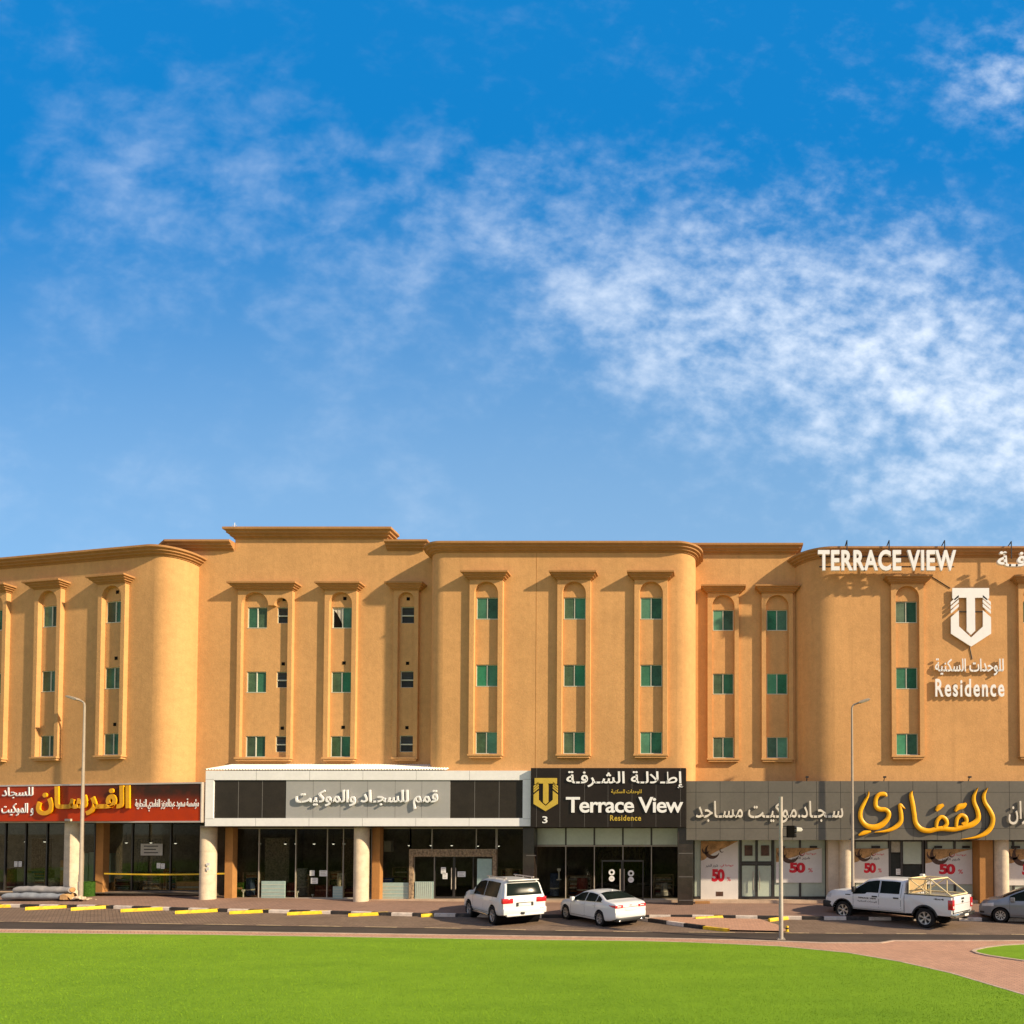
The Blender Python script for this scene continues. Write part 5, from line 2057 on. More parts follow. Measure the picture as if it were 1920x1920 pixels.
# ------------------------------------------------------------------ vehicles
def smooth_interp(pts, sig=.05):
    xs = np.array([p[0] for p in pts], float)
    ys = np.array([p[1] for p in pts], float)
    g = np.linspace(xs[0], xs[-1], 400)
    y = np.interp(g, xs, ys)
    dx_ = g[1] - g[0]
    n = max(1, int(3 * sig / dx_))
    k = np.exp(-.5 * (np.arange(-n, n + 1) * dx_ / sig) ** 2)
    k /= k.sum()
    yp = np.pad(y, n, mode='edge')
    ysm = np.convolve(yp, k, 'valid')
    return lambda x: float(np.interp(x, g, ysm))


class CarBody:
    """lofted body; x from the tail (0) to the nose, y across, z up"""
    def __init__(s, top, belt, width, bot, tumble=.36, sig=.05):
        s.top, s.belt, s.w = smooth_interp(top, sig), smooth_interp(belt, .1), smooth_interp(width, .07)
        s.bot = smooth_interp(bot, .06)
        s.k = tumble
        s.L = top[-1][0]

    def sec(s, x):
        zt = s.top(x)
        zb = min(s.belt(x), zt - .03)
        w, b = s.w(x), s.bot(x)
        h = zt - zb
        a = min(1, h / .35)
        wr = w * .955 - s.k * max(0, h - .03)
        q = zb - b
        return [(0, b), (w * .80, b), (w * .94, b + .03), (w * .985, b + .14 * q), (w * 1.0, b + .30 * q), (w * .985, b + .52 * q), (w * 1.0, b + .74 * q), (w * .99, b + .88 * q), (w * .955, zb),
                (wr, zt - .09 * a - .015), (wr - .05 * a - .03, zt - .04 * a - .006), (wr * .62, zt - .008 * a), (wr * .3, zt), (0, zt)]

    def yside(s, x, z):
        p = s.sec(x)[2:11]
        for (y0, z0), (y1, z1) in zip(p, p[1:]):
            if z0 <= z <= z1:
                return y0 + (y1 - y0) * (z - z0) / max(1e-6, z1 - z0)
        return p[0][0] if z < p[0][1] else p[-1][0]

    def mesh(s, mb, x0=None, x1=None, n=150):
        x0 = 0 if x0 is None else x0
        x1 = s.L if x1 is None else x1
        rows = []
        X_ = sorted(set([x0 + (x1 - x0) * i / n for i in range(n + 1)] + [x0 + .012 * i for i in range(1, 40)]))
        n = len(X_) - 1
        for x in X_:
            p = s.sec(x)
            rows.append([(x, -y, z) for y, z in p] + [(x, y, z) for y, z in reversed(p[1:-1])])
        i0 = len(mb.v)
        mb.grid(rows, True)
        m_ = len(rows[0])
        mb.face([i0 + k for k in range(m_)])
        mb.face([i0 + n * m_ + k for k in reversed(range(m_))])


def boolean_cut(o, cutters):
    for c in cutters:
        md = o.modifiers.new('cut', 'BOOLEAN')
        md.object = c
        md.operation = 'DIFFERENCE'
        md.solver = 'EXACT'
    bpy.context.view_layer.update()
    dg = bpy.context.evaluated_depsgraph_get()
    me = bpy.data.meshes.new_from_object(o.evaluated_get(dg))
    old = o.data
    o.modifiers.clear()
    o.data = me
    me.name = o.name
    bpy.data.meshes.remove(old)
    me.polygons.foreach_set('use_smooth', [True] * len(me.polygons))
    me.set_sharp_from_angle(angle=R(38))
    for c in cutters:
        bpy.data.objects.remove(c)


def wheel(parent, x, y, r, wd, spokes, side, steel=False):
    """tyre with rim; side -1 is the car's left"""
    mb = MB()
    h = wd / 2
    mb.lathe([(r * .62, -h * .9), (r * .80, -h), (r * .94, -h * .92), (r, -h * .6), (r, h * .6), (r * .94, h * .92), (r * .80, h), (r * .62, h * .9)], (x, y, r), 'Y', 28)
    t = mb.build('wheel', M['tyre'], parent, local=True, smooth=40)
    o = side * h
    mb = MB()
    mb.lathe([(r * .63, o * .95), (r * .645, o * 1.0), (r * .60, o * .98), (r * .57, o * .6), (r * .57, -o * .5)], (x, y, r), 'Y', 28)
    for k in range(spokes):
        a = 2 * math.pi * (k + .3) / spokes
        da = .5 * math.pi / spokes * (.9 if not steel else 1.3)
        pts = []
        for rr, wdt in ((r * .10, 1.5), (r * .35, .85), (r * .60, 1.0)):
            pts.append((rr, da * wdt * (1 if rr > r * .2 else 1.6)))
        rows = []
        for rr, d in pts:
            rows.append([(x + rr * math.cos(a - d), y + o * (.80 if rr < r * .5 else .88), r + rr * math.sin(a - d)), (x + rr * math.cos(a - d), y + o * .45, r + rr * math.sin(a - d)),
                         (x + rr * math.cos(a + d), y + o * .45, r + rr * math.sin(a + d)), (x + rr * math.cos(a + d), y + o * (.80 if rr < r * .5 else .88), r + rr * math.sin(a + d))])
        mb.grid(rows, True)
    mb.lathe([(0, o * .86), (r * .12, o * .84), (r * .17, o * .7), (r * .17, o * .4)], (x, y, r), 'Y', 16)
    mb.build('rim', M['rim'], t, local=True, smooth=35)
    mb = MB()
    mb.lathe([(0, o * .35), (r * .58, o * .35)], (x, y, r), 'Y', 24)
    mb.build('brake_disc', M['dark'], t, local=True)
    return t


def side_patch(cb, side, poly_x, zlo, zhi, off=.006, n=10, th=0):
    """rows of points lying on the body side between two height curves"""
    rows = []
    for i in range(n + 1):
        x = poly_x[0] + (poly_x[1] - poly_x[0]) * i / n
        a, b = zlo(x) if callable(zlo) else zlo, zhi(x) if callable(zhi) else zhi
        m_ = 5
        rows.append([(x, side * (cb.yside(x, a + (b - a) * k / m_) + off), a + (b - a) * k / m_) for k in range(m_ + 1)])
    return rows


def strip(mb, cb, side, pts, w=.012, off=.003):
    """a thin line on the body side along (x,z) points"""
    rows = []
    for i, (x, z) in enumerate(pts):
        p, q = pts[max(0, i - 1)], pts[min(len(pts) - 1, i + 1)]
        d = Vector((q[0] - p[0], q[1] - p[1])).normalized()
        nx, nz = -d.y * w / 2, d.x * w / 2
        rows.append([(x + nx, side * (cb.yside(x + nx, z + nz) + off), z + nz), (x - nx, side * (cb.yside(x - nx, z - nz) + off), z - nz)])
    mb.grid(rows)


def vline(x, z0, z1, n=8):
    return [(x, z0 + (z1 - z0) * k / n) for k in range(n + 1)]


def cross_glass(cb, xa, xb, inset, off, n=10, zmin=None):
    """windscreen or rear window lying on the lofted top"""
    rows = []
    for i in range(n + 1):
        x = xa + (xb - xa) * i / n
        p = cb.sec(x)
        wr = p[9][0] - inset
        e = .02
        dzdx = (cb.top(x + e) - cb.top(x - e)) / (2 * e)
        nn = Vector((-dzdx, 1)).normalized()
        row = []
        for k in range(9):
            y = -wr + 2 * wr * k / 8
            f = abs(y) / max(.01, p[9][0])
            crown = 0 if f < .3 else -(p[13][1] - p[9][1]) * ((f - .3) / .7) ** 2 * .75
            row.append((x + nn.x * off, y, p[13][1] + crown + nn.y * off + .004))
        rows.append(row)
    return rows


def rear_glass(cb, z0, z1, inset, off, n=12):
    """steep tailgate window between two heights"""
    rows = []

    def zs(x, f):
        p = cb.sec(x)
        return p[13][1] - (0 if f < .3 else (p[13][1] - p[9][1]) * ((f - .3) / .7) ** 2 * .75)
    for i in range(n + 1):
        z = z0 + (z1 - z0) * i / n
        row = []
        for k in range(13):
            f = -.93 + 1.86 * k / 12
            lo, hi = 0., 1.2
            for _ in range(30):
                md = (lo + hi) / 2
                if zs(md, abs(f)) < z:
                    lo = md
                else:
                    hi = md
            row.append((hi - off, f * (cb.sec(hi)[9][0] - inset), z + off * .4))
        rows.append(row)
    return rows


def make_car(name, label, loc, heading, cb, paint, axles, r, wd, spokes, glass, extras, cut_r, group='cars parked in front of the shops', cat='car', doors=None, handles=(), mirror=None):
    """heading: direction of the nose in plan (degrees)"""
    t = thing(name, loc, label, cat, group, R(heading))
    mb = MB()
    cb.mesh(mb)
    body = mb.build('body', paint, t, local=True, smooth=38, weld=True)
    cut = []
    wmax = cb.w(cb.L / 2)
    for ax in axles:
        c = MB()
        c.tube((ax, -2, r), (ax, 2, r), cut_r, n=36)
        cut.append(c.build('cutter', M['liner'], None))
        cut[-1].location = (0, 0, 0)
    # the body is cut in its own axes
    mw = body.matrix_world.copy()
    body.parent = None
    boolean_cut(body, cut)
    body.parent = t
    for ax in axles:
        mb = MB()
        mb.lathe([(cut_r * 1.0, -wmax * .965), (cut_r * .985, -wmax * .3), (cut_r * .985, wmax * .3), (cut_r * 1.0, wmax * .965)], (ax, 0, r), 'Y', 30)
        mb.lathe([(0, -wmax * .45), (cut_r * .98, -wmax * .45)], (ax, 0, r), 'Y', 24)
        mb.lathe([(0, wmax * .45), (cut_r * .98, wmax * .45)], (ax, 0, r), 'Y', 24)
        mb.build('wheel_well', M['liner'], t, local=True)
        for sd in (-1, 1):
            wheel(t, ax, sd * (wmax - wd / 2 - .02), r, wd, spokes, sd)
    for sd in (-1, 1):
        for xa, xb, zoff in glass['side']:
            mb = MB()
            mb.grid(side_patch(cb, sd, (xa, xb), lambda x: min(cb.belt(x) + .025, cb.top(x) - .06), lambda x: max(min(cb.belt(x) + .026, cb.top(x) - .059), cb.top(x) - zoff), .007, 16))
            mb.build('side_window', M['carglass'], t, local=True)
        mb = MB()
        for d in doors or ():
            strip(mb, cb, sd, d, .014)
        mb.build('door_gap', M['seam'], t, local=True)
        for hx, hz in handles:
            mb = MB()
            yy = cb.yside(hx, hz)
            mb.box(hx - .11, hx + .11, min(sd * yy, sd * (yy + .035)), max(sd * yy, sd * (yy + .035)), hz - .018, hz + .018)
            mb.build('door_handle', paint if glass.get('paint_handles', True) else M['dark'], t, local=True, bevel=.008)
        if mirror:
            mx_, mz_, ms_ = mirror
            yy = cb.yside(mx_, mz_)
            mb = MB()
            mb.box(mx_ - .09, mx_ + .10, min(sd * (yy + .03), sd * (yy + .03 + ms_)), max(sd * (yy + .03), sd * (yy + .03 + ms_)), mz_ - .02, mz_ + .17)
            mb.build('mirror', paint if glass.get('paint_mirror', True) else M['dark'], t, local=True, bevel=.03)
            mb = MB()
            mb.tube((mx_, sd * (yy - .05), mz_), (mx_, sd * (yy + .06), mz_ + .04), .03, n=6)
            mb.build('mirror_arm', M['dark'], t, local=True)
    for xa, xb, ins in glass['cross']:
        mb = MB()
        mb.grid(rear_glass(cb, *glass['rear'], .016) if xa < .1 and 'rear' in glass else cross_glass(cb, xa, xb, ins, .014, 24))
        mb.build('windscreen' if xa > cb.L / 2 else 'rear_window', M['carglass'], t, local=True, smooth=60)
    extras(t, cb)
    return t


def bx(parent, name, mat, x0, x1, y0, y1, z0, z1, bev=.015, lab=None):
    mb = MB()
    mb.box(x0, x1, y0, y1, z0, z1)
    o = mb.build(name, M[mat] if isinstance(mat, str) else mat, parent, local=True, bevel=bev, smooth=40 if bev else None)
    if lab:
        o['label'] = lab
    return o


# --- big white off-road estate
suv = CarBody(
    top=[(0, 1.18), (.03, 1.24), (.10, 1.52), (.22, 1.80), (.32, 1.875), (.6, 1.90), (1.6, 1.92), (2.5, 1.90), (2.95, 1.83), (3.3, 1.60), (3.62, 1.34), (3.75, 1.27), (4.2, 1.23), (4.7, 1.17), (4.88, 1.05), (4.95, .85)],
    belt=[(0, 1.15), (1, 1.15), (3.4, 1.12), (4.2, 1.08), (4.95, .85)],
    width=[(0, .90), (.10, .95), (.35, .985), (4.2, .985), (4.6, .95), (4.85, .84), (4.95, .74)],
    bot=[(0, .50), (.25, .44), (1.2, .40), (4.2, .40), (4.95, .45)], tumble=.27)


def suv_extra(t, cb):
    for sd in (-1, 1):
        a, b = sorted((sd * .50, sd * .945))
        bx(t, 'tail_light', 'taill', -.025, .16, a, b, .96, 1.17, .02)
        a, b = sorted((sd * .72, sd * .915))
        bx(t, 'reflector', 'taill', -.07, .02, a, b, .60, .67, .008)
        mb = MB()
        for xr in (.7, 1.6, 2.4):
            mb.tube((xr, sd * .60, 1.89), (xr, sd * .60, 1.96), .02, n=6)
        mb.tube((.5, sd * .60, 1.96), (2.6, sd * .60, 1.96), .024, n=8)
        mb.build('roof_rail', M['alu'], t, local=True)
        mb = MB()
        mb.grid(side_patch(cb, sd, (4.35, 4.82), .92, 1.08, .008, 10))
        mb.build('headlight', M['headl'], t, local=True)
        bx(t, 'side_step', 'chrome', 1.55, 3.3, *sorted((sd * .86, sd * 1.0)), .36, .42, .01)
    bx(t, 'bumper', M['carwhite'], -.09, .14, -.93, .93, .50, .76, .04)
    bx(t, 'bumper_strip', 'carwhite', -.13, .05, -.80, .80, .44, .515, .02)
    bx(t, 'number_plate', 'plate', -.022, .0, -.26, .26, .83, .95, .004)
    bx(t, 'trim_strip', 'darkmetal', -.03, .01, -.36, .36, .955, .985, .008)
    bx(t, 'plate_recess', 'darkmetal', -.016, .0, -.37, -.28, .82, .955, .0)
    bx(t, 'plate_recess', 'darkmetal', -.016, .0, .28, .37, .82, .955, .0)
    bx(t, 'tow_hook', 'dark', -.16, -.08, .06, .20, .50, .60, .01)
    bx(t, 'emblem', 'chrome', -.012, .01, -.05, .05, 1.05, 1.10, .01)
    bx(t, 'badge', 'chrome', -.10, -.085, -.78, -.62, .71, .735, .002)
    bx(t, 'spoiler', M['carwhite'], .10, .42, -.66, .66, 1.86, 1.905, .015)
    bx(t, 'spare_flap', 'darkmetal', -.04, .1, -.55, .75, .40, .46, .01)
    mb = MB()
    mb.tube((.12, .72, 1.3), (.2, .55, 1.72), .004, n=4)
    mb.build('wiper', M['dark'], t, local=True)


# the near rear wheel touches the ground where the photo shows it; heading from its two near wheels
def place(xr, yr, heading, axle_r, half):
    X_, Y_ = G(xr, yr)
    h = Vector((math.cos(R(heading)), math.sin(R(heading))))
    lft = Vector((-h.y, h.x))          # +y of the car
    # the visible side is the car's left (+y) when it heads up and to the left
    p = Vector((X_, Y_)) - h * axle_r - lft * half
    return (p.x, p.y, -.022)


HD = 180 - 50
make_car('parked_car', 'big white off-road estate car with roof rails, nose to the kerb', place(930, 1732.5, HD, 1.05, .86), HD, suv, M['carwhite'], (1.05, 3.90), .395, .27, 5,
         dict(side=[(.62, 2.05, .13), (2.13, 3.32, .125)], cross=[(.075, .235, .10), (2.98, 3.56, .07)], rear=(1.27, 1.76, .03)), suv_extra, .47,
         doors=[vline(1.06, .62, 1.82), vline(2.09, .5, 1.82), vline(3.38, .5, 1.10), [(1.5, .5), (3.38, .5)]], handles=((1.22, 1.02), (2.25, 1.01)), mirror=(3.28, 1.14, .20))

bpy.data.objects['parked_car'].scale = (1.05, 1.05, 1.05)

# --- white saloon
sed = CarBody(
    top=[(0, .98), (.03, 1.03), (.12, 1.07), (.30, 1.10), (.55, 1.125), (.72, 1.16), (1.15, 1.35), (1.45, 1.43), (1.9, 1.475), (2.45, 1.47), (2.8, 1.41), (3.2, 1.21), (3.55, 1.03), (3.7, .99), (4.2, .93), (4.6, .82), (4.80, .70), (4.87, .55)],
    belt=[(0, 1.0), (.5, 1.03), (1.2, 1.01), (2.4, .97), (3.4, .93), (4.2, .85), (4.87, .55)],
    width=[(0, .78), (.08, .84), (.30, .905), (.7, .925), (3.9, .925), (4.4, .88), (4.72, .74), (4.87, .58)],
    bot=[(0, .36), (.3, .28), (.9, .22), (4.0, .22), (4.87, .26)], tumble=.50)


def sed_extra(t, cb):
    for sd in (-1, 1):
        mb = MB()
        mb.grid(side_patch(cb, sd, (.0, .34), lambda x: .85 + .10 * (x / .34), lambda x: .97 - .005 * (x / .34), .009, 10))
        mb.build('tail_light', M['taill'], t, local=True)
        a, b = sorted((sd * .40, sd * .80))
        bx(t, 'tail_light', 'taill', -.012, .03, a, b, .84, .97, .012)
        a, b = sorted((sd * .50, sd * .70))
        bx(t, 'reverse_light', 'taillw', -.018, .0, a, b, .885, .925, .004)
        mb = MB()
        mb.grid(side_patch(cb, sd, (4.25, 4.70), lambda x: .62, lambda x: .74, .008, 10))
        mb.build('headlight', M['headl'], t, local=True)
        mb = MB()
        pts = [(.85 + .25 * k, cb.belt(.85 + .25 * k) + .02) for k in range(11)]
        strip(mb, cb, sd, pts, .018, .008)
        mb.build('window_trim', M['chrome'], t, local=True)
        bx(t, 'exhaust', 'chrome', -.05, .1, *sorted((sd * .52, sd * .64)), .27, .33, .01)
    bx(t, 'bumper', M['carwhite2'], -.035, .2, -.80, .80, .42, .68, .05)
    bx(t, 'bumper_skirt', 'dark', -.04, .25, -.76, .76, .27, .42, .03)
    bx(t, 'number_plate', 'plate', -.016, .0, -.26, .26, .71, .82, .004)
    bx(t, 'trim_strip', 'chrome', -.016, .0, -.38, .38, .865, .89, .004)
    bx(t, 'emblem', 'dark', -.012, .01, -.06, .06, .925, .955, .008)
    mb = MB()
    mb.prism([(1.40, 1.45), (1.58, 1.46), (1.42, 1.51)], -.012, .012)
    mb.build('fin_antenna', M['carwhite2'], t, local=True)


HS = 180 - 47
make_car('parked_car', 'white saloon car with slim red tail lights, right of the big white estate', place(1127, 1735.5, HS, 1.05, .81), HS, sed, M['carwhite2'], (1.05, 3.90), .335, .23, 7,
         dict(side=[(.98, 1.36, .115), (1.42, 2.22, .105), (2.29, 3.28, .10)], cross=[(.70, 1.40, .09), (2.82, 3.52, .07)]), sed_extra, .395,
         doors=[vline(1.40, .75, 1.40), vline(2.25, .34, 1.42), vline(3.42, .36, .93), [(1.45, .34), (3.42, .34)]], handles=((1.48, .88), (2.42, .86)), mirror=(3.16, .96, .17))

# --- silver family car, cut by the right edge
mpv = CarBody(
    top=[(0, 1.0), (.04, 1.10), (.15, 1.35), (.4, 1.55), (.8, 1.64), (1.8, 1.67), (2.5, 1.60), (3.0, 1.40), (3.5, 1.12), (3.65, 1.07), (4.1, .99), (4.35, .86), (4.48, .66)],
    belt=[(0, 1.05), (1.5, 1.03), (2.6, .99), (3.4, .96), (4.1, .90), (4.48, .6)],
    width=[(0, .80), (.2, .86), (.6, .89), (3.6, .89), (4.0, .84), (4.32, .70), (4.48, .55)],
    bot=[(0, .36), (.3, .26), (4.1, .24), (4.48, .30)], tumble=.33)


def mpv_extra(t, cb):
    for sd in (-1, 1):
        mb = MB()
        mb.grid(side_patch(cb, sd, (3.85, 4.36), lambda x: .70 + .04 * (4.36 - x), lambda x: .80 + .16 * (4.36 - x), .008, 12))
        mb.build('headlight', M['headl'], t, local=True)
        a, b = sorted((sd * .6, sd * .84))
        bx(t, 'tail_light', 'taill', -.01, .12, a, b, .85, 1.1, .02)
        mb = MB()
        mb.grid(side_patch(cb, sd, (4.25, 4.44), .38, .47, .008, 8))
        mb.build('fog_light', M['dark'], t, local=True)
    bx(t, 'grille', 'dark', 4.40, 4.49, -.40, .40, .50, .62, .01)
    bx(t, 'number_plate', 'plate', 4.47, 4.50, -.26, .26, .40, .5, .004)


HM = 180 - 27
Xm, Ym = G(1876, 1728.5)
hh = Vector((math.cos(R(HM)), math.sin(R(HM))))
lf = Vector((-hh.y, hh.x))
pp = Vector((Xm, Ym)) - hh * 3.58 - lf * .78
make_car('parked_car', 'silver family car behind the pickup, cut off by the right edge', (pp.x, pp.y, -.022), HM, mpv, M['carsilver'], (.80, 3.58), .325, .22, 9,
         dict(side=[(.45, 1.0, .13), (1.08, 1.95, .12), (2.03, 3.2, .11)], cross=[(.08, .36, .09), (2.62, 3.46, .06)]), mpv_extra, .385,
         doors=[vline(1.04, .5, 1.5), vline(1.99, .36, 1.5), vline(3.2, .36, .95), [(1.1, .36), (3.2, .36)]], handles=((1.2, .93), (2.2, .91)), mirror=(3.08, .99, .16))

# --- white pickup with a cream rack in its bed
BEDL = 1.98
pk = CarBody(
    top=[(0, 1.30), (BEDL - .02, 1.30), (BEDL, 1.86), (2.12, 1.93), (2.5, 1.955), (3.3, 1.95), (3.75, 1.88), (4.15, 1.62), (4.50, 1.385), (4.62, 1.345), (5.2, 1.32), (5.6, 1.27), (5.78, 1.16), (5.86, .95)],
    belt=[(0, 1.28), (2, 1.29), (3.6, 1.27), (4.3, 1.22), (5.2, 1.20), (5.86, .9)],
    width=[(0, .97), (.4, .99), (5.2, .99), (5.6, .96), (5.8, .88), (5.86, .80)],
    bot=[(0, .55), (2.0, .50), (4.4, .48), (5.4, .46), (5.86, .50)], tumble=.30, sig=.035)
HP = 180 - 44
t = thing('pickup_truck', place(1740, 1738.5, HP, 1.12, .86), 'white crew cab pickup with a cream pipe rack in its bed', 'pickup truck', 'cars parked in front of the shops', R(HP))
PW_ = M['carwhite2']
AX = (1.12, 4.88)
TR, CR = .405, .50
mb = MB()
pk.mesh(mb, BEDL + .03, pk.L, 90)
body = mb.build('cab', PW_, t, local=True, smooth=38, weld=True)
c = MB()
c.tube((AX[1], -2, TR), (AX[1], 2, TR), CR, n=36)
cu = c.build('cutter', M['liner'], None)
body.parent = None
boolean_cut(body, [cu])
body.parent = t
# bed
def bed_side(mb, sd):
    z0, z1 = .56, 1.33
    pts = [(.02, z0 + .1), (.10, z0)]
    pts += [(AX[0] - CR * math.cos(R(a)), TR + CR * math.sin(R(a))) for a in range(18, 163, 9)]
    pts += [(BEDL, z0 - .03), (BEDL, z1), (.02, z1 + .01)]
    y0, y1 = sorted((sd * .90, sd * .99))
    mb.prism(pts, y0, y1)


for sd in (-1, 1):
    mb = MB()
    bed_side(mb, sd)
    mb.build('bed_side', PW_, t, local=True, bevel=.02, smooth=40)
    mb = MB()
    rows = []
    for a in range(10, 171, 8):
        rows.append([(AX[0] - q * math.cos(R(a)), sd * yy, TR + q * math.sin(R(a))) for q, yy in ((CR - .01, .98), (CR - .01, 1.01), (CR + .05, 1.005), (CR + .055, .985))])
    mb.grid(rows)
    mb.build('arch_trim', M['dark'], t, local=True)
    mb = MB()
    rows = []
    for a in range(10, 171, 8):
        rows.append([(AX[1] - q * math.cos(R(a)), sd * yy, TR + q * math.sin(R(a))) for q, yy in ((CR - .01, .97), (CR - .01, 1.0), (CR + .03, 1.0), (CR + .035, .98))])
    mb.grid(rows)
    mb.build('arch_trim', M['dark'], t, local=True)
    bx(t, 'tail_light', 'taill', -.03, .17, *sorted((sd * .80, sd * 1.0)), .82, 1.22, .02)
    bx(t, 'reverse_light', 'taillw', -.035, .0, *sorted((sd * .86, sd * .95)), .88, .98, .006)
    bx(t, 'rail_cap', 'dark', .0, BEDL, *sorted((sd * .885, sd * .985)), 1.335, 1.36, .006)
bx(t, 'bed_floor', 'dark', .06, BEDL, -.90, .90, .74, .80, 0)
bx(t, 'bed_front', PW_, BEDL - .07, BEDL - .005, -.898, .898, .81, 1.33, .01)
bx(t, 'tailgate', PW_, .0, .07, -.795, .795, .70, 1.35, .02)
bx(t, 'bumper', 'chrome', -.14, .10, -.95, .95, .50, .68, .03)
bx(t, 'bumper_step', 'dark', -.15, -.10, -.22, .22, .62, .69, .008)
bx(t, 'number_plate', 'plate', -.155, -.14, -.24, .12, .53, .62, .004)
bx(t, 'tow_bar', 'dark', -.20, .3, -.05, .05, .42, .50, .01)
bx(t, 'gate_handle', 'dark', -.02, .01, -.16, .10, 1.19, 1.27, .01)
bx(t, 'tailgate_crease', 'seam', -.004, .0, -.78, .78, 1.02, 1.03, 0)
wb2 = Wall(0, 0)


def loc_text(name, s, x0, x1, z0, z1, face, mat, off, bold=.02, flip=False):
    """letters on the tailgate (face 'rear') or on the left flank"""
    V, F = text_geo(s, bold, .5)
    lo, hi = V.min(0), V.max(0)
    k = (V - lo) / (hi - lo + 1e-9)
    mb = MB()
    if face == 'rear':
        pts = [(off - c * .004, x0 + a * (x1 - x0), z0 + b * (z1 - z0)) for a, b, c in k]
    else:
        pts = []
        for a, b, c in k:
            x = x1 - a * (x1 - x0)
            z = z0 + b * (z1 - z0)
            pts.append((x, off + c * .004, z))
    i = mb.add(pts)
    for f in F:
        mb.face([i + j for j in f])
    return mb.build(name, mat, t, local=True)


mb = MB()
mb.lathe([(0, 0), (.11, 0)], (0, 0, 0), 'Z', 20)
mb2 = MB()
mb2.v = [(-.006, y_ * 1.0 - .02, x_ * .42 + 1.10) for x_, y_, z_ in mb.v]
mb2.f, mb2.mi = mb.f, mb.mi
mb2.build('tailgate_badge', M['ink'], t, local=True)
loc_text('lettering', '4x4', .32, .74, 1.19, 1.26, 'side', M['ink'], .994, .03)
yd = pk.yside(3.6, 1.0) + .003
loc_text('lettering', 'TERRACE  VIEW', 3.25, 4.12, 1.005, 1.065, 'side', M['ink'], pk.yside(3.6, 1.03) + .004, .03)
loc_text('lettering', arabic('للوحدات السكنية'), 3.22, 4.15, .84, .93, 'side', M['seam'], pk.yside(3.6, .9) + .004, .015)
for ax in AX:
    mb = MB()
    mb.lathe([(CR * 1.0, -.955), (CR * .985, -.3), (CR * .985, .3), (CR * 1.0, .955)], (ax, 0, TR), 'Y', 30)
    mb.lathe([(0, -.45), (CR * .98, -.45)], (ax, 0, TR), 'Y', 24)
    mb.lathe([(0, .45), (CR * .98, .45)], (ax, 0, TR), 'Y', 24)
    # only the upper half: the well is open below
    w_ = MB()
    keep = [f for f in range(len(mb.f)) if all(mb.v[i][2] > TR - .12 for i in mb.f[f])]
    w_.v = mb.v
    w_.f = [mb.f[f] for f in keep]
    w_.mi = [0] * len(keep)
    w_.build('wheel_well', M['liner'], t, local=True)
    for sd in (-1, 1):
        wheel(t, ax, sd * .845, TR, .27, 6, sd)
mb = MB()
mb.box(.4, 5.2, -.5, .5, .36, .52)
mb.tube((AX[0], -.8, TR), (AX[0], .8, TR), .08, n=10)
mb.tube((AX[1], -.8, TR), (AX[1], .8, TR), .07, n=10)
mb.build('chassis', M['liner'], t, local=True)
for sd in (-1, 1):
    for xa, xb, zo in ((2.22, 3.10, .13), (3.17, 4.40, .125)):
        mb = MB()
        mb.grid(side_patch(pk, sd, (xa, xb), lambda x: min(pk.belt(x) + .02, pk.top(x) - .06) - (.06 if x > 3.75 else 0), lambda x: max(min(pk.belt(x) + .021, pk.top(x) - .059), pk.top(x) - zo), .007, 18))
        mb.build('side_window', M['carglass'], t, local=True)
    mb = MB()
    for d in (vline(3.135, .52, 1.84), vline(4.36, .55, 1.24), vline(2.14, .55, 1.84), [(2.14, .56), (4.36, .55)]):
        strip(mb, pk, sd, d, .016)
    mb.build('door_gap', M['seam'], t, local=True)
    for hx in (2.36, 3.34):
        yy = pk.yside(hx, 1.13)
        bx(t, 'door_handle', 'dark', hx - .13, hx + .11, *sorted((sd * (yy - .01), sd * (yy + .03))), 1.105, 1.16, .008)
    yy = pk.yside(4.28, 1.3)
    bx(t, 'mirror', 'dark', 4.20, 4.34, *sorted((sd * (yy + .05), sd * (yy + .27))), 1.27, 1.52, .03)
    mb = MB()
    mb.tube((4.27, sd * (yy - .08), 1.30), (4.27, sd * (yy + .08), 1.34), .035, n=6)
    mb.build('mirror_arm', M['dark'], t, local=True)
    bx(t, 'fender_vent', 'dark', 4.50, 4.75, *sorted((sd * (pk.yside(4.6, 1.12) - .01), sd * (pk.yside(4.6, 1.12) + .008))), 1.11, 1.15, .004)
    mb = MB()
    mb.grid(side_patch(pk, sd, (5.50, 5.80), .95, 1.13, .008, 10))
    mb.build('headlight', M['headl'], t, local=True)
    bx(t, 'front_bumper', 'dark', 5.45, 5.95, *sorted((sd * .45, sd * .96)), .48, .78, .05)
for xa, xb, ins in ((3.80, 4.42, .06),):
    mb = MB()
    mb.grid(cross_glass(pk, xa, xb, ins, .006))
    mb.build('windscreen', M['carglass'], t, local=True)
bx(t, 'rear_window', 'carglass', BEDL + .0, BEDL + .035, -.60, .60, 1.40, 1.80, .01)
bx(t, 'grille', 'dark', 5.80, 5.9, -.6, .6, .80, 1.14, .02)

t.scale = (1.06, 1.06, 1.03)
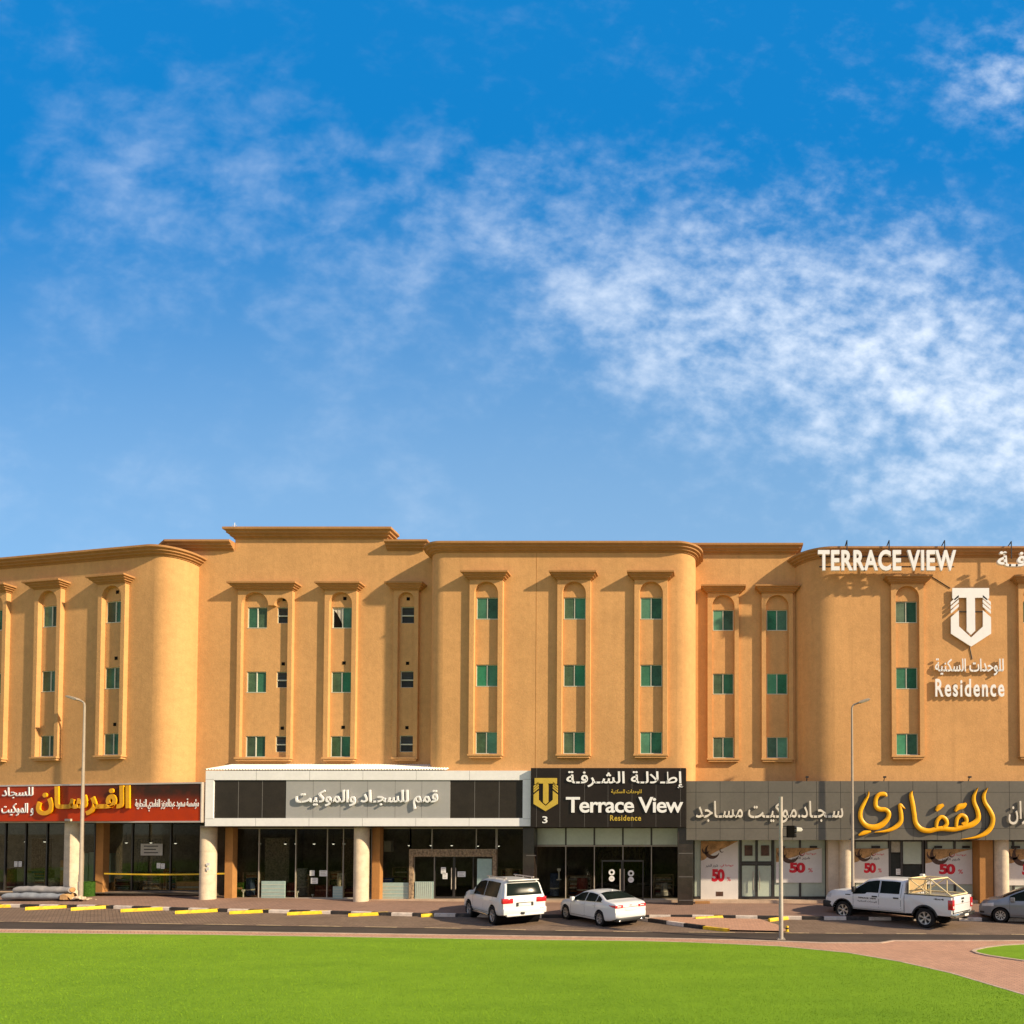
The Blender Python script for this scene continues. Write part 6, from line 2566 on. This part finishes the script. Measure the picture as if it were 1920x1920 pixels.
# the rack stands in the bed: a thing of its own
rk = thing('pipe_rack', t.location, 'cream welded pipe rack standing in the bed of the white pickup', 'rack', None, R(HP))
rk.scale = (1.06, 1.06, 1.03)
rb = MB()
x0, x1, zt2, zb2 = .12, BEDL - .12, 1.99, 1.35
xt = 1.28
ST = .03
for sd in (-1, 1):
    y = sd * .80
    rb.tube((x1, y, .80), (x1, y, zt2), ST, n=8)
    rb.tube((x1, y, zt2), (xt - .35, y, zt2), ST, n=8)
    rb.tube((xt - .35, y, zt2), (x0, y, zb2 + .03), ST, n=8)
    rb.tube((x1, y, zb2 + .02), (x0, y, zb2 + .02), ST, n=8)
    rb.tube((xt - .33, y, zt2), (xt - .33, y, zb2), ST * .8, n=8)
rb.tube((x1, -.8, zt2), (x1, .8, zt2), ST, n=8)
rb.tube((xt - .35, -.8, zt2), (xt - .35, .8, zt2), ST, n=8)
rb.tube((x0, -.8, zb2 + .03), (x0, .8, zb2 + .03), ST, n=8)
rb.build('frame', M['rack'], rk, local=True, smooth=50)
for sd in (-1, 1):
    rb = MB()
    y = sd * .80
    rb.tube((x1, y, zt2), (xt - .33, y, zb2), ST * .8, n=8)
    rb.tube((x1, y, zb2), (xt - .33, y, zt2), ST * .8, n=8)
    rb.build('brace', M['rack'], rk, local=True, smooth=50)
rb = MB()
rb.box(x1 - .01, x1 + .01, -.78, .78, zb2, zt2 - .03)
rb.build('mesh_screen', M['mesh'], rk, local=True)
rb = MB()
rb.box(x1 - .05, x1 + .12, -.62, -.44, zt2, zt2 + .12)
rb.build('beacon', M['white'], rk, local=True, bevel=.02)

# ------------------------------------------------------------------ blades on the nearer part of the lawn
rng = np.random.default_rng(3)
nb = 170000
Yb = 11.0 + 11.4 * rng.random(nb) ** 1.5
Xb = -Yb * 1.22 + rng.random(nb) * (Yb * 1.22 + 8.6)
ex = np.array([p[0] for p in LAWN_E]); ey = np.array([p[1] for p in LAWN_E])
lim = np.interp(Xb, ex, ey, left=ey[0]) - .10
ok = (Yb < lim) & (Xb < 7.6)
Xb, Yb = Xb[ok], Yb[ok]
nb = len(Xb)
hb = .014 + .022 * rng.random(nb) ** 2
wb3 = .004 + .005 * rng.random(nb)
ab = rng.random(nb) * 6.283
lx, ly = (rng.random(nb) - .5) * .05, (rng.random(nb) - .5) * .05
zb3 = .03 + .3 * np.clip((-Xb - 8) / 22, 0, 1)
v3 = np.empty((nb, 3, 3))
v3[:, 0] = np.stack([Xb - np.cos(ab) * wb3, Yb - np.sin(ab) * wb3, zb3 - .003], 1)
v3[:, 1] = np.stack([Xb + np.cos(ab) * wb3, Yb + np.sin(ab) * wb3, zb3 - .003], 1)
v3[:, 2] = np.stack([Xb + lx, Yb + ly, zb3 + hb], 1)
me = bpy.data.meshes.new('grass')
me.vertices.add(nb * 3)
me.vertices.foreach_set('co', v3.ravel())
me.loops.add(nb * 3)
me.loops.foreach_set('vertex_index', np.arange(nb * 3, dtype=np.int32))
me.polygons.add(nb)
me.polygons.foreach_set('loop_start', np.arange(0, nb * 3, 3, dtype=np.int32))
me.update(calc_edges=True)
me.materials.append(M['blade'])
go = bpy.data.objects.new('grass', me)
COL.objects.link(go)
tag(go, 'short bright green turf covering the foreground lawn', 'grass', kind='stuff')
